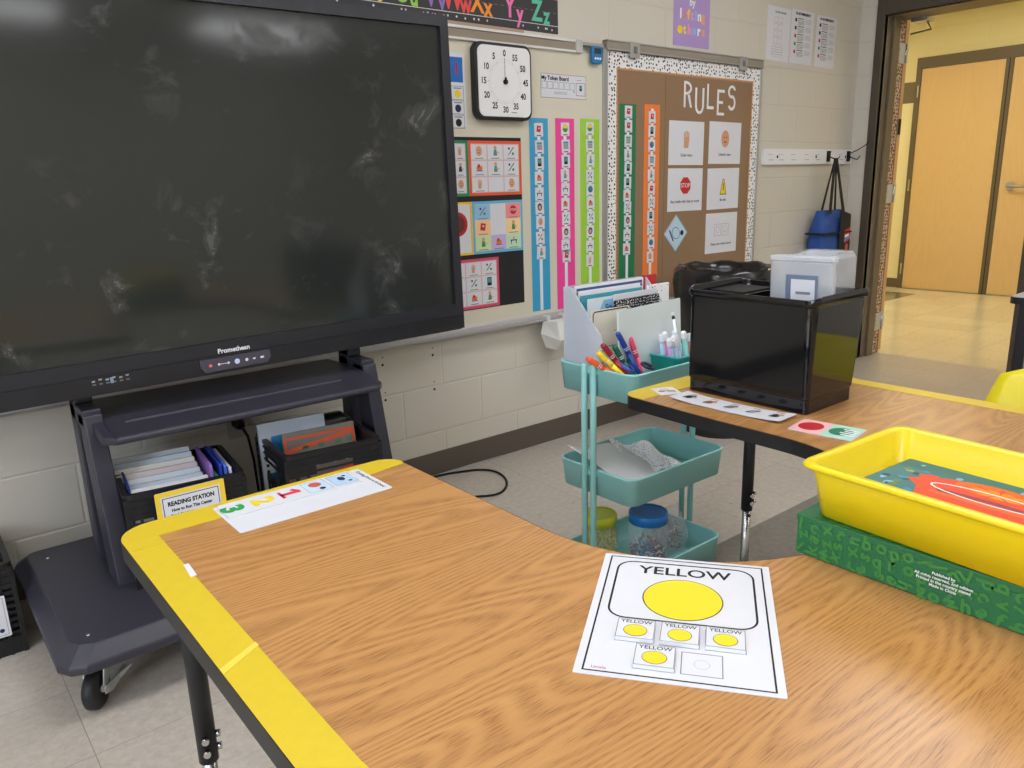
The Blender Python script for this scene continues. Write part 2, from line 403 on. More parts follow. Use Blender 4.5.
# ================================================================= WHITEBOARD + BULLETIN
wb = thing('whiteboard', 'long cream whiteboard with an aluminium frame behind the big screen', 'whiteboard', (0, 0, 0))
WBM = mat((216, 210, 190), .32, var=.015)
b = B(); b.box(-2.0, 2.79, -.018, 0, .632, 1.80, WBM); b.build('board_surface', wb)
b = B(); b.box(2.786, 2.806, -.026, 0, .6, 1.845, ALU); b.build('frame', wb, bevel=.002); b = B(); b.box(-2.0, -1.98, -.026, 0, .6, 1.845, ALU); b.build('frame', wb, bevel=.002)
b = B(); b.box(-2.0, 2.606, -.032, -.0, 1.795, 1.804, mat((222, 220, 216), .4)); b.box(-2.0, 2.606, -.032, 0, 1.838, 1.848, mat((222, 220, 216), .4)); b.box(-2.0, 2.606, -.026, 0, 1.803, 1.84, mat((150, 138, 122), .7)); b.build('map_rail', wb)
b = B(); b.box(2.606, 2.645, -.034, 0, 1.795, 1.85, mat((190, 188, 184), .4)); b.box(2.645, 2.8, -.026, 0, 1.83, 1.845, ALU); b.build('end_cap', wb, bevel=.002)
b = B(); b.loft([[(x, -.0, .60), (x, -.03, .595), (x, -.058, .604), (x, -.066, .613), (x, -.066, .624), (x, -.055, .626), (x, -.05, .618), (x, -.022, .628), (x, -.018, .636), (x, 0, .636)] for x in (-2.0, 2.8)], mat((186, 184, 186), .35, .4)); b.build('marker_tray', wb)

bb = thing('bulletin_board', 'brown paper bulletin board with a black and white dotted border', 'bulletin board', (0, 0, 0))
BRN = mat((146, 116, 86), .75, var=.05, scale=6)
b = B(); b.box(2.83, 4.05, -.017, 0, .62, 1.82, BRN); b.box(3.2435, 3.2455, -.0175, -.017, .62, 1.76, mat((110, 86, 62), .8)); b.build('backing_paper', bb)
b = B()
for q in ((2.806, 2.818, .6, 1.83), (4.058, 4.07, .6, 1.83)): b.box(q[0], q[1], -.026, 0, q[2], q[3], ALU)
b.box(2.818, 4.058, -.026, 0, .6, .615, ALU); b.build('frame', bb, bevel=.002)
b = B(); b.box(2.806, 4.07, -.030, 0, 1.826, 1.866, mat((150, 140, 126), .6)); b.box(2.806, 4.07, -.034, 0, 1.824, 1.83, ALU); b.box(2.806, 4.07, -.034, 0, 1.862, 1.868, ALU); b.build('map_rail', bb)
for cx in (2.992, 3.872):
    b = B(); b.box(cx - .034, cx + .034, -.038, -.030, 1.80, 1.87, mat((175, 170, 162), .4, .3)); b.box(cx - .012, cx + .012, -.042, -.038, 1.82, 1.85, GREY); b.build('map_clip', bb, bevel=.003)
DOT = dots_mat('dotted_border', (236, 234, 232), (40, 40, 46), 58, .31, 1, .8)
SCAL = mat((205, 150, 100), .7)
def border(name, x0, x1, z0, z1):
    b = B(); b.M = Matrix.Rotation(PI / 2, 4, 'X'); b.box(x0, x1, z0, z1, .0175, .019, DOT); return b.build(name, bb)
for q in ((2.818, 2.882, .616, 1.822), (3.994, 4.058, .616, 1.822), (2.882, 3.994, 1.752, 1.822)): border('dotted_border', *q)
b = B()
b.box(2.882, 2.888, -.0195, -.0176, .62, 1.752, SCAL); b.box(3.988, 3.994, -.0195, -.0176, .62, 1.752, SCAL); b.box(2.882, 3.994, -.0195, -.0176, 1.746, 1.752, SCAL)
for i in range(60):
    z = .63 + i * .0188
    for x in (2.888, 3.988): b.poly([], 0, SCAL) if 0 else b.box(x - .004, x + .004, -.0196, -.0177, z, z + .009, SCAL)
for i in range(58): b.box(2.9 + i * .0188, 2.909 + i * .0188, -.0196, -.0177, 1.742, 1.75, SCAL)
b.build('scalloped_edge', bb)

# ---- small pictograms -----------------------------------------------------
SKIN = ink((214, 160, 125)); RED = ink((196, 48, 48)); BLU = ink((60, 100, 170)); GRN = ink((70, 140, 80)); YEL = ink((245, 212, 40)); ORG = ink((226, 120, 50)); NAVY = ink((38, 44, 80)); TEALI = ink((80, 150, 150)); PUR = ink((140, 110, 170)); BRW = ink((120, 80, 55))
def picto(b, kind, cx, cy, s, z):
    if kind == 'person':
        c = [TEALI, RED, BLU, NAVY, GRN][int(abs(cx * 997)) % 5]
        b.disc(cx, cy + .25 * s, .16 * s, z, SKIN, n=12); b.poly([(cx - .2 * s, cy - .35 * s), (cx + .2 * s, cy - .35 * s), (cx + .13 * s, cy + .1 * s), (cx - .13 * s, cy + .1 * s)], z + .0001, c)
        b.poly([(cx + .1 * s, cy), (cx + .38 * s, cy - .12 * s), (cx + .38 * s, cy - .2 * s), (cx + .1 * s, cy - .1 * s)], z + .0002, SKIN)
    elif kind == 'calendar':
        b.rect(cx - .34 * s, cy - .36 * s, cx + .34 * s, cy + .36 * s, z, LGREY); b.rect(cx - .34 * s, cy + .18 * s, cx + .34 * s, cy + .36 * s, z + .0001, TEALI)
        for i in range(3):
            for j in range(2): b.rect(cx - .26 * s + i * .2 * s, cy - .28 * s + j * .22 * s, cx - .14 * s + i * .2 * s, cy - .14 * s + j * .22 * s, z + .0001, GREY)
    elif kind == 'globe': b.disc(cx, cy, .34 * s, z, BLU, n=16); b.disc(cx + .05 * s, cy + .08 * s, .14 * s, z + .0001, GRN, .2 * s, 8)
    elif kind == 'sun': b.disc(cx, cy, .36 * s, z, GRN, n=14); b.poly([(cx - .34 * s, cy), (cx + .34 * s, cy), (cx + .2 * s, cy + .32 * s), (cx - .2 * s, cy + .32 * s)], z + .0001, YEL)
    elif kind == 'device': b.rect(cx - .24 * s, cy - .36 * s, cx + .24 * s, cy + .36 * s, z, BLK); b.rect(cx - .18 * s, cy - .1 * s, cx + .18 * s, cy + .28 * s, z + .0001, TEALI)
    elif kind == 'book': b.poly([(cx - .3 * s, cy - .25 * s), (cx + .2 * s, cy - .32 * s), (cx + .3 * s, cy + .25 * s), (cx - .2 * s, cy + .32 * s)], z, RED); b.rect(cx - .05 * s, cy, cx + .12 * s, cy + .12 * s, z + .0001, WHITE)
    elif kind == 'desk': b.rect(cx - .35 * s, cy - .05 * s, cx + .35 * s, cy + .04 * s, z, NAVY); b.rect(cx - .3 * s, cy - .3 * s, cx - .22 * s, cy - .05 * s, z, NAVY); b.rect(cx + .22 * s, cy - .3 * s, cx + .3 * s, cy - .05 * s, z, NAVY); b.disc(cx, cy + .18 * s, .12 * s, z, SKIN, n=10)
    elif kind == 'tools':
        b.poly([(cx - .32 * s, cy - .3 * s), (cx - .24 * s, cy - .34 * s), (cx + .32 * s, cy + .28 * s), (cx + .24 * s, cy + .34 * s)], z, GREY); b.disc(cx - .2 * s, cy + .2 * s, .1 * s, z, NAVY, n=8); b.disc(cx + .2 * s, cy - .2 * s, .12 * s, z, GRN, n=8)
    elif kind == 'head': b.disc(cx, cy, .3 * s, z, NAVY, .36 * s, 14); b.disc(cx, cy - .04 * s, .18 * s, z + .0001, SKIN, .22 * s, 12)
    elif kind == 'food': b.disc(cx, cy - .05 * s, .3 * s, z, ORG, .2 * s, 14); b.disc(cx - .06 * s, cy + .12 * s, .14 * s, z + .0001, RED, n=10); b.rect(cx - .32 * s, cy - .3 * s, cx + .32 * s, cy - .22 * s, z, BLU)
    elif kind == 'stop':
        b.poly([(cx + .38 * s * math.cos(PI / 8 + i * PI / 4), cy + .38 * s * math.sin(PI / 8 + i * PI / 4)) for i in range(8)], z, RED); b.text('STOP', cx, cy, .26 * s, z + .0002, WHITE, .002 * s)
    elif kind == 'hand':
        b.poly([(cx - .18 * s, cy - .38 * s), (cx + .12 * s, cy - .38 * s), (cx + .18 * s, cy), (cx + .1 * s, cy + .1 * s), (cx - .2 * s, cy + .05 * s)], z, SKIN)
        for i in range(4): b.rect(cx - .2 * s + i * .1 * s, cy, cx - .13 * s + i * .1 * s, cy + (.28 + .05 * (i in (1, 2))) * s, z + .0001, SKIN)
    elif kind == 'face': b.disc(cx, cy, .3 * s, z, SKIN, .38 * s, 16); b.disc(cx - .1 * s, cy + .06 * s, .035 * s, z + .0001, BLK, n=6); b.disc(cx + .1 * s, cy + .06 * s, .035 * s, z + .0001, BLK, n=6); b.disc(cx, cy - .14 * s, .1 * s, z + .0001, RED, .04 * s, 8)
    elif kind == 'letter': b.text('v', cx, cy, .5 * s, z, NAVY, .01 * s)
KINDS = ['calendar', 'device', 'food', 'desk', 'book', 'person', 'head', 'tools', 'globe', 'sun', 'face', 'hand']
KN = {'calendar': 'a calendar', 'device': 'a tablet', 'food': 'food on a plate', 'desk': 'a child at a desk', 'book': 'a red book', 'person': 'a child reaching out', 'head': 'a dark haired head', 'tools': 'scattered classroom tools', 'globe': 'a blue and green ball', 'sun': 'a yellow and green circle', 'face': 'a face', 'hand': 'a hand'}

def wall_sheet(name, label, cat, x, z, w, h, draw=None, m=PAPER, y=-.018, roll=0, group=None, t=.0012, lift=0, part='printing'):
    b = B(); b.prism(rr(w, h, .002, 2), 0, t, m); o = b.build(name, None, (x, y - lift, z), (PI / 2, roll, 0)); tag(o, label, cat, group)
    if draw:
        p = B(); draw(p, t + .0003); p.build(part, o)
    return o

# ---- schedule strips and their cards -------------------------------------
ORD = ['top', 'second', 'third', 'fourth', 'fifth', 'sixth', 'seventh', 'eighth', 'ninth', 'tenth', 'eleventh']
def strip(colname, rgb, x0, x1, z0, z1, ys, seq, board_y, ztop, k, ytop, group):
    w, h = x1 - x0, z1 - z0
    def d(p, z): p.rect(-.009, -h / 2 + .002, .009, h / 2 - .02, z, mat((225, 232, 235), .6))
    s = wall_sheet('schedule_strip', 'long %s hanging schedule strip holding small picture cards' % colname, 'schedule strip', (x0 + x1) / 2, (z0 + z1) / 2, w, h, d, mat(rgb, .5), board_y, group=None, part='fastener_tape')
    for i, yy in enumerate(ys):
        cz = ztop - (yy - ytop) * k; kd = seq[i % len(seq)]
        def dd(p, z, kd=kd): picto(p, kd, 0, .004, .046, z); p.rect(-.013, -.0255, .013, -.022, z, BLK); p.frame(-.0255, -.0288, .0255, .0288, .0008, z, LGREY)
        nm = ('%s small picture card from the top on the %s strip' % (ORD[i], colname)) if i else 'topmost small picture card on the %s strip' % colname
        if i == len(ys) - 1: nm = 'lowest small picture card on the %s strip' % colname
        wall_sheet('picture_card', nm, 'picture card', (x0 + x1) / 2 + R.uniform(-.004, .004), cz, .052, .0585, dd, LAM, board_y, R.uniform(-.05, .05), 'picture cards on the %s strip' % colname, t=.001, lift=.0022)
strip('blue', (58, 160, 205), 2.328, 2.438, .655, 1.507, [129.1, 145.5, 161.1, 175.6, 191.1, 204.8, 219.3, 234.9, 249.9], ['book', 'calendar', 'device', 'food', 'desk', 'head', 'face', 'tools', 'person'], -.018, 1.507, .004468, 118.6, '')
strip('pink', (240, 70, 155), 2.484, 2.60, .648, 1.510, [128.6, 144.7, 159.2, 172.8, 186.5, 201, 215.2, 229.4, 242.5, 252.9], ['sun', 'calendar', 'device', 'person', 'desk', 'food', 'tools', 'head', 'desk', 'book'], -.018, 1.510, .00460, 119, '')
strip('lime green', (160, 210, 60), 2.64, 2.765, .65, 1.512, [128.6, 144.7, 159.2, 174.2, 187.9, 201, 215.2, 229.4, 244.4, 258.9], ['sun', 'calendar', 'person', 'tools', 'globe', 'food', 'tools', 'head', 'desk', 'hand'], -.018, 1.512, .0047, 120, '')
strip('dark green', (30, 120, 75), 2.907, 3.023, .74, 1.589, [111.6, 125.1, 139.4, 153.2, 166.1, 180.4, 193.3, 205.3, 219.1, 233.4, 247.7], ['book', 'book', 'calendar', 'person', 'device', 'device', 'food', 'tools', 'head', 'desk', 'food'], -.017, 1.589, .00484, 104.5, '')
strip('orange', (245, 130, 60), 3.086, 3.202, .745, 1.594, [116.8, 130.3, 144, 158.9, 173.2, 187, 200.5, 214.2, 227.7, 242, 256.3], ['book', 'device', 'globe', 'calendar', 'person', 'book', 'tools', 'device', 'tools', 'globe', 'face'], -.017, 1.594, .00497, 105, '')

# ---- charts on black backing ----------------------------------------------
wall_sheet('backing_sheet', 'black paper backing sheet taped under the picture charts', 'backing paper', 2.063, 1.064, .426, .716, None, mat((30, 30, 32), .8), -.018)
def grid_chart(p, z, w, h, nx, ny, kinds, bcol, cellbg=PAPER, bt=.012):
    p.frame(-w / 2, -h / 2, w / 2, h / 2, bt, z, bcol)
    cw, ch = (w - 2 * bt) / nx, (h - 2 * bt) / ny; i = 0
    for r in range(ny):
        for c in range(nx):
            x0 = -w / 2 + bt + c * cw; y1 = h / 2 - bt - r * ch; kd = kinds[i % len(kinds)]; i += 1
            p.frame(x0 + .001, y1 - ch + .001, x0 + cw - .001, y1 - .001, .0012, z, ink((200, 110, 100)))
            if kd: picto(p, kd, x0 + cw / 2, y1 - ch / 2 + .004, min(cw, ch) * .8, z + .0002); p.rect(x0 + cw * .25, y1 - ch + .006, x0 + cw * .75, y1 - ch + .009, z + .0002, GREY)
C1 = .0016
wall_sheet('picture_chart', 'orange bordered chart of nine pictures in a three by three grid', 'chart', 2.132, 1.298, .283, .223, lambda p, z: grid_chart(p, z, .283, .223, 3, 3, ['face', 'person', 'tools', 'food', 'person', 'tools', 'hand', None, 'face'], ink((235, 95, 60))), LAM, -.018, group=None, lift=C1)
wall_sheet('picture_chart', 'green bordered picture chart half hidden behind the edge of the screen', 'chart', 1.917, 1.298, .14, .223, lambda p, z: grid_chart(p, z, .14, .223, 2, 3, ['person', 'hand', 'face'], ink((40, 140, 95))), LAM, -.018, lift=C1)
def bluechart(p, z):
    w, h = .277, .22; p.frame(-w / 2, -h / 2, w / 2, h / 2, .012, z, ink((110, 180, 215)))
    x0, y0 = -w / 2 + .012, -h / 2 + .012; cw, ch = (w - .024) / 3, (h - .024) / 3
    cols = [(0, 2, (150, 195, 225), 'tools'), (2, 2, (240, 150, 150), 'stop'), (0, 1, (245, 200, 150), 'book'), (2, 1, (245, 215, 160), 'person'), (0, 0, (205, 225, 170), 'person'), (1, 0, (200, 180, 220), 'food'), (2, 0, (190, 225, 190), 'desk')]
    for c, r, col, kd in cols: p.rect(x0 + c * cw, y0 + r * ch, x0 + (c + 1) * cw - .001, y0 + (r + 1) * ch - .001, z, ink(col)); picto(p, kd, x0 + (c + .5) * cw, y0 + (r + .5) * ch + .003, ch * .8, z + .0002); p.rect(x0 + (c + .2) * cw, y0 + r * ch + .003, x0 + (c + .8) * cw, y0 + r * ch + .006, z + .0002, GREY)
wall_sheet('picture_chart', 'light blue bordered choice chart with a blank middle and red stop sign', 'chart', 2.137, 1.052, .277, .22, bluechart, LAM, -.018, lift=C1)
def yellowchart(p, z): p.frame(-.075, -.11, .075, .11, .01, z, ink((245, 200, 50))); p.disc(0, .02, .05, z, ink((190, 40, 45))); p.disc(0, .02, .036, z + .0002, ink((110, 50, 45)))
wall_sheet('picture_chart', 'yellow bordered chart with a large red circle beside the blue chart', 'chart', 1.921, 1.052, .15, .22, yellowchart, LAM, -.018, lift=C1)
wall_sheet('picture_chart', 'pink bordered chart of pictures lowest on the black backing', 'chart', 1.992, .815, .277, .213, lambda p, z: grid_chart(p, z, .277, .213, 3, 3, ['globe', 'hand', 'tools', 'face', 'tools', 'device', 'person', 'food', 'person'], ink((215, 80, 110))), LAM, -.018, lift=C1)
def leftchart(p, z):
    p.rect(-.05, .03, .05, .125, z, ink((40, 110, 190))); p.text('I', .02, .08, .06, z + .0002, RED, .002)
    for i, c in enumerate([YEL, NAVY, BLK]):
        y = -.01 - i * .055; p.frame(-.05, y - .026, .05, y + .026, .0015, z, NAVY); p.disc(.02, y - .004, .015, z + .0001, c); p.rect(0, y + .016, .04, y + .02, z, GREY)
wall_sheet('color_chart', 'narrow white chart with blue top and yellow and black dots by the screen', 'chart', 1.929, 1.604, .12, .283, leftchart, LAM, -.018)
# ---- token board ------------------------------------------------------------
def token(p, z):
    p.frame(-.138, -.05, .138, .05, .0015, z, ink((120, 90, 90))); p.text('My Token Board', -.052, .032, .024, z, BLK, .0008)
    for i in range(6): p.frame(-.132 + i * .034, -.012, -.103 + i * .034, .018, .0015, z, GREY)
    p.frame(.075, -.035, .132, .02, .002, z, ink((150, 60, 90))); picto(p, 'device', .104, -.002, .032, z + .0002)
    p.rect(-.06, -.026, .02, -.023, z, LGREY); p.rect(-.06, -.033, .02, -.03, z, LGREY); p.text('=', .062, -.02, .02, z, BLK); p.rect(.08, .03, .11, .032, z, GREY)
wall_sheet('token_board', 'small white token board card right of the round dial timer', 'token board', 2.539, 1.648, .276, .1, token, LAM, -.018)

# ---- visual timer -----------------------------------------------------------
tm = thing('visual_timer', 'square white dial timer with thick black rounded frame on whiteboard', 'timer', (2.155, -.018, 1.641), WALL)
b = B(); b.prism(rr(.302, .300, .038, 6), 0, .034, BLACKEDGE); b.build('case', tm, bevel=.006, seg=3)
b = B(); b.prism(rr(.276, .274, .03, 6), .034, .0375, mat((240, 240, 242), .3, var=.01)); b.build('dial_face', tm)
b = B(); z = .0378
for i in range(12):
    a = PI / 2 + i * PI / 6; b.text(str(i * 5), .112 * math.cos(a), .110 * math.sin(a), .034, z, BLK, .0010, sx=.85)
for i in range(60):
    a = i * PI / 30; r0 = .080 if i % 5 == 0 else .085
    dx, dy = math.cos(a), math.sin(a); t = .0006
    b.poly([(r0 * dx - t * dy, r0 * dy + t * dx), (r0 * dx + t * dy, r0 * dy - t * dx), (.088 * dx + t * dy, .088 * dy - t * dx), (.088 * dx - t * dy, .088 * dy + t * dx)], z, GREY)
b.ring([(.078 * math.cos(i * PI / 16), .078 * math.sin(i * PI / 16)) for i in range(32)], .0006, z, LGREY); b.rect(.03, -.121, .06, -.118, z, GREY)
b.build('dial_marking', tm)
b = B(); b.lathe([(.010, .0378), (.010, .046), (.007, .048)], BLK, 14); b.box(-.003, .003, 0, .017, .040, .046, BLK); b.build('center_knob', tm)
b = B(); b.box(-.0008, .0008, .0, .092, .0384, .0392, GREY); b.build('clock_hand', tm)
# ---- little digital timer -----------------------------------------------------
dt = thing('digital_timer', 'small blue digital timer stuck at the whiteboard top right corner', 'timer', (2.712, -.026, 1.789), WALL)
b = B(); b.prism(rr(.066, .076, .014, 5), 0, .018, mat((35, 120, 170), .35)); b.build('case', dt, bevel=.004, seg=3)
b = B(); b.rect(-.022, .004, .022, .028, .0184, ink((40, 60, 75))); b.build('display', dt)
b = B(); [b.lathe([(.0055, .018), (.0055, .0205)], WHITE, 10, c=(q, -.016)) for q in (-.015, 0, .015)]; b.build('button', dt)

# ---- alphabet banner ----------------------------------------------------------
def alpha(p, z):
    H = .18; W_ = 1.30
    for yy, c in ((-.062, (230, 230, 230)), (.045, (190, 190, 190))): p.rect(-W_ / 2, yy, W_ / 2, yy + .0022, z, ink(c))
    for i in range(40): p.rect(-W_ / 2 + i * .0326, -.009, -W_ / 2 + i * .0326 + .018, -.007, z, GREY)
    L = [('U', 1.712, (150, 205, 80)), ('u', 1.764, (150, 205, 80)), ('V', 1.842, (150, 110, 190)), ('v', 1.893, (150, 110, 190)), ('W', 1.945, (232, 80, 80)), ('w', 2.008, (232, 80, 80)), ('X', 2.066, (245, 150, 50)), ('x', 2.121, (245, 150, 50)), ('Y', 2.236, (240, 120, 175)), ('y', 2.290, (240, 120, 175)), ('Z', 2.386, (95, 195, 160)), ('z', 2.441, (95, 195, 160)), ('T', 1.56, (240, 210, 60)), ('t', 1.61, (240, 210, 60)), ('S', 1.42, (120, 190, 220)), ('s', 1.48, (120, 190, 220))]
    for ch, x, c in L: p.text(ch, x - 1.858, {'y': -.032}.get(ch, -.013 if ch.isupper() else -.027 + (.0)), .115 if ch.isupper() else .095, z + .0002, ink(c), .003, sx=.8)
    for i in range(30): p.disc(R.uniform(-.6, .64), R.choice([-.078, .06, -.075]), .005, z + .0002, ink(R.choice([(220, 220, 220), (180, 190, 200), (200, 180, 190)])), n=5)
wall_sheet('alphabet_banner', 'black alphabet banner strip with colored letters above the whiteboard', 'banner', 1.858, 1.955, 1.30, .185, alpha, mat((52, 50, 52), .6), 0.0, lift=.0)
b = B(); b.box(1.2, 2.30, -.012, 0, 1.8485, 1.861, mat((176, 150, 128), .7)); tag(b.build('wood_strip'), 'thin tan strip between alphabet banner and whiteboard rail', 'trim strip')

# ---- RULES letters --------------------------------------------------------------
def letter(ch, x0, x1, z0, z1, polys):
    b = B()
    for pl in polys: b.prism([(x0 + (x1 - x0) * u - (x0 + x1) / 2, z0 + (z1 - z0) * v - (z0 + z1) / 2) for u, v in pl], 0, .0012, WHITE)
    o = b.build('paper_letter', None, ((x0 + x1) / 2, -.0178, (z0 + z1) / 2), WALL)
    return tag(o, 'white cut out paper letter %s in the heading on brown board' % ch, 'letter')
def arc(cx, cy, rx, ry, a0, a1, t, n=12, ty=None):
    ty = ty or t; o = [(cx + rx * math.cos(math.radians(a0 + (a1 - a0) * i / n)), cy + ry * math.sin(math.radians(a0 + (a1 - a0) * i / n))) for i in range(n + 1)]
    i_ = [(cx + (rx - t) * math.cos(math.radians(a0 + (a1 - a0) * i / n)), cy + (ry - ty) * math.sin(math.radians(a0 + (a1 - a0) * i / n))) for i in range(n + 1)]
    return [[o[i], o[i + 1], i_[i + 1], i_[i]] for i in range(n)]
letter('R', 3.388, 3.455, 1.593, 1.721, [[(0, 0), (.2, 0), (.2, 1), (0, 1)], [(.45, .48), (.7, .5), (1, 0), (.78, 0)]] + arc(.2, .74, .75, .26, -90, 90, .2, ty=.1))
letter('U', 3.481, 3.556, 1.563, 1.693, [[(0, .35), (.2, .35), (.2, 1), (0, 1)], [(.8, .35), (1, .35), (1, 1), (.8, 1)]] + arc(.5, .35, .5, .35, 180, 360, .2, ty=.11))
letter('L', 3.581, 3.64, 1.591, 1.717, [[(0, 0), (.22, 0), (.22, 1), (0, 1)], [(.22, 0), (1, 0), (1, .12), (.22, .12)]])
letter('E', 3.670, 3.734, 1.562, 1.693, [[(0, 0), (.22, 0), (.22, 1), (0, 1)]] + [[(.22, q), (1 - .2 * (q == .45), q), (1 - .2 * (q == .45), q + .11), (.22, q + .11)] for q in (0, .45, .89)])
letter('S', 3.765, 3.835, 1.590, 1.720, arc(.5, .74, .5, .26, 20, 270, .2, ty=.1) + arc(.5, .31, .5, .31, -150, 95, .2, ty=.12))
def rule(kind, txt):
    def d(p, z): picto(p, kind, 0, .022, .12, z)
    return d
def caution(p, z):
    p.poly([(-.028, -.03), (.028, -.03), (.006, .05), (-.006, .05)], z, YEL); p.ring([(-.03, -.032), (.03, -.032), (.007, .052), (-.007, .052)], .004, z + .0001, BLK); p.rect(-.003, -.01, .003, .03, z + .0003, BLK)
def kind5(p, z):
    for q in (-.035, .035): p.frame(q - .03, -.015, q + .03, .05, .0015, z, GREY); p.ring([(q + .016 * math.cos(i * .785), .02 + .02 * math.sin(i * .785)) for i in range(8)], .0015, z, GREY)
for lab, x, z, fn, cap in (('quiet voice rule sheet with a pale hand, upper left of five', 3.42, 1.414, rule('hand', ''), 'Quiet voice'), ('listening ears rule sheet, upper right under the heading', 3.755, 1.418, rule('face', ''), 'Listening ears'), ('rule sheet with a red stop sign, left of the yellow warning sheet', 3.419, 1.176, rule('stop', ''), 'Stay inside with class to work'), ('rule sheet with a yellow and black warning mark', 3.753, 1.174, caution, 'Be safe'), ('rule sheet with two line drawings, lowest on brown board', 3.751, .931, kind5, 'Keep your hands down')):
    o = wall_sheet('rule_poster', 'white ' + lab, 'poster', x, z, .287, .22, fn, PAPER, -.0172, R.uniform(-.012, .012), 'rule sheets on the bulletin board', part='picture')
    p = B(); p.text(cap, 0, -.06, .02, .0015, BLK, .0004); p.build('caption', o)
def diam(p, z):
    p.frame(-.066, -.066, .066, .066, .003, z, LGREY); p.ring([(.035 * math.cos(i * .5), .03 * math.sin(i * .5)) for i in range(12)], .003, z, NAVY); p.disc(.035, .035, .014, z, BLK); p.poly([(-.05, -.02), (.02, -.04), (.01, -.046), (-.05, -.03)], z, NAVY)
wall_sheet('diamond_sign', 'pale blue diamond card pinned low on the brown bulletin paper', 'sign', 3.349, .952, .136, .136, diam, mat((190, 218, 235), .4), -.0172, PI / 4)
def purple(p, z):
    p.text('by', 0, .075, .05, z, WHITE, .002); cols = [(250, 250, 250), (240, 150, 90), (245, 215, 90), (240, 160, 190), (150, 190, 230), (250, 250, 250), (240, 170, 120)]
    for i, ch in enumerate('lifting'): p.text(ch, -.09 + i * .03, .015, .062, z, ink(cols[i]), .003)
    for i, ch in enumerate('others'): p.text(ch, -.095 + i * .038, -.055, .062, z, ink(cols[(i + 1) % 7]), .003)
    p.disc(-.095, -.058, .02, z + .0003, YEL)
wall_sheet('lifting_poster', 'purple poster with pastel lettering high above the bulletin board', 'poster', 3.436, 2.02, .29, .27, purple, mat((178, 150, 205), .55), 0)
def form(p, z):
    p.text('CLASSROOM MAP', .01, .115, .014, z, BLK, .0003)
    for i in range(4):
        for j in range(2): p.frame(-.05 + j * .045, .06 - i * .036, -.012 + j * .045, .09 - i * .036, .001, z, GREY)
    for i in range(5): p.frame(-.06, -.12 + i * .013, .05, -.108 + i * .013, .0008, z, GREY)
def emer(a):
    def d(p, z):
        p.text(a, 0, .125, .018, z, BLK, .0012); cs = [NAVY, NAVY, RED, GRN, RED]
        for i in range(5):
            y = .09 - i * .043; p.disc(-.075, y, .011, z, cs[i], n=12); p.rect(-.055, y + .008, .01, y + .012, z, BLK)
            for j in range(4): p.rect(-.055, y - .002 - j * .007, .02 - .01 * (j % 2), y + .0003 - j * .007, z, GREY); p.rect(.03, y + .008 - j * .007, .09, y + .0105 - j * .007, z, LGREY)
    return d
wall_sheet('wall_notice', 'white floor plan notice, left of the three sheets by the door', 'notice', 4.218, 2.016, .23, .286, form, PAPER, 0, .02)
wall_sheet('wall_notice', 'white bulleted notice in the middle of three sheets by the door', 'notice', 4.465, 2.02, .238, .29, emer('IN AN EMERGENCY'), PAPER, 0, .01)
wall_sheet('wall_notice', 'white bulleted notice nearest the door frame, right of three sheets', 'notice', 4.731, 2.016, .226, .288, emer('IN AN EMERGENCY'), PAPER, 0, .01)

# ---- coat hook rail + bag -----------------------------------------------------
hr = thing('coat_rail', 'white wooden coat hook rail on the wall beside the door', 'coat rack', (4.615, 0, 1.345))
b = B(); b.box(-.505, .505, -.02, 0, -.045, .045, WHITE); b.build('backboard', hr, bevel=.002)
b = B(); b.M = Matrix.Translation((0, -.0203, 0)) @ Matrix.Rotation(PI / 2, 4, 'X')
for q in (-.44, -.33, -.2, -.05, .08, .36): b.rect(q - .03, .012, q + .02, .015, 0, LGREY); b.rect(q - .02, -.02, q + .03, -.016, 0, LGREY)
for q in (-.37, .06, .42): b.disc(q, 0, .009, .0002, BLK)
b.build('hook_marking', hr)
HKM = mat((30, 30, 32), .4, .6)
for q in (.2, .45):
    b = B(); b.box(q - .015, q + .015, -.03, -.02, -.03, .035, HKM); b.tube([(q, -.03, .0), (q, -.06, -.012), (q, -.085, -.02), (q + .002, -.1, .0)], .0035, HKM)
    b.tube([(q - .005, -.03, .02), (q - .008, -.08, .035), (q - .006, -.14, .07), (q, -.155, .085), (q + .008, -.14, .075), (q + .006, -.08, .04), (q + .004, -.03, .02)] if q > .3 else [(q, -.03, .02), (q, -.04, .03), (q, -.03, .034)], .0028, HKM, 6); b.build('hook', hr)
bag = thing('tote_bag', 'blue and black tote bag hanging by its handles from the rail', 'bag', (4.80, -.085, 1.325))
BB = mat((38, 78, 150), .7, var=.08, bump=.2); BK = mat((22, 22, 26), .75, bump=.2)
b = B()
def bl(w, d, z, cx=0, cy=0): return [(cx + x, cy + y, z) for x, y in rr(w, d, .03, 4)]
b.loft([bl(.30, .05, -.31, -.04), bl(.34, .10, -.42, -.04, .0), bl(.36, .13, -.6, -.045), bl(.34, .12, -.72, -.05)], BB, smooth=True); b.build('body', bag)
b = B(); b.prism([(-.02, -.31), (.115, -.34), (.14, -.72), (-.03, -.72)], .068, .074, BK); o = b.build('front_panel', bag, (0, 0, 0), WALL)
b = B(); b.poly([(.035, -.44), (.115, -.42), (.125, -.5), (.05, -.52)], .0746, RED); b.poly([(.045, -.47), (.10, -.46), (.1, -.475), (.045, -.485)], .0748, WHITE); b.disc(.08, -.545, .022, .0747, ink((190, 90, 80))); b.poly([(.04, -.49), (.12, -.47), (.12, -.49), (.04, -.51)], .0749, ink((90, 140, 200))); b.build('emblem', o)
b = B(); b.box(-.235, .14, -.075, .06, -.455, -.445, BK); b.build('trim_band', bag)
b = B()
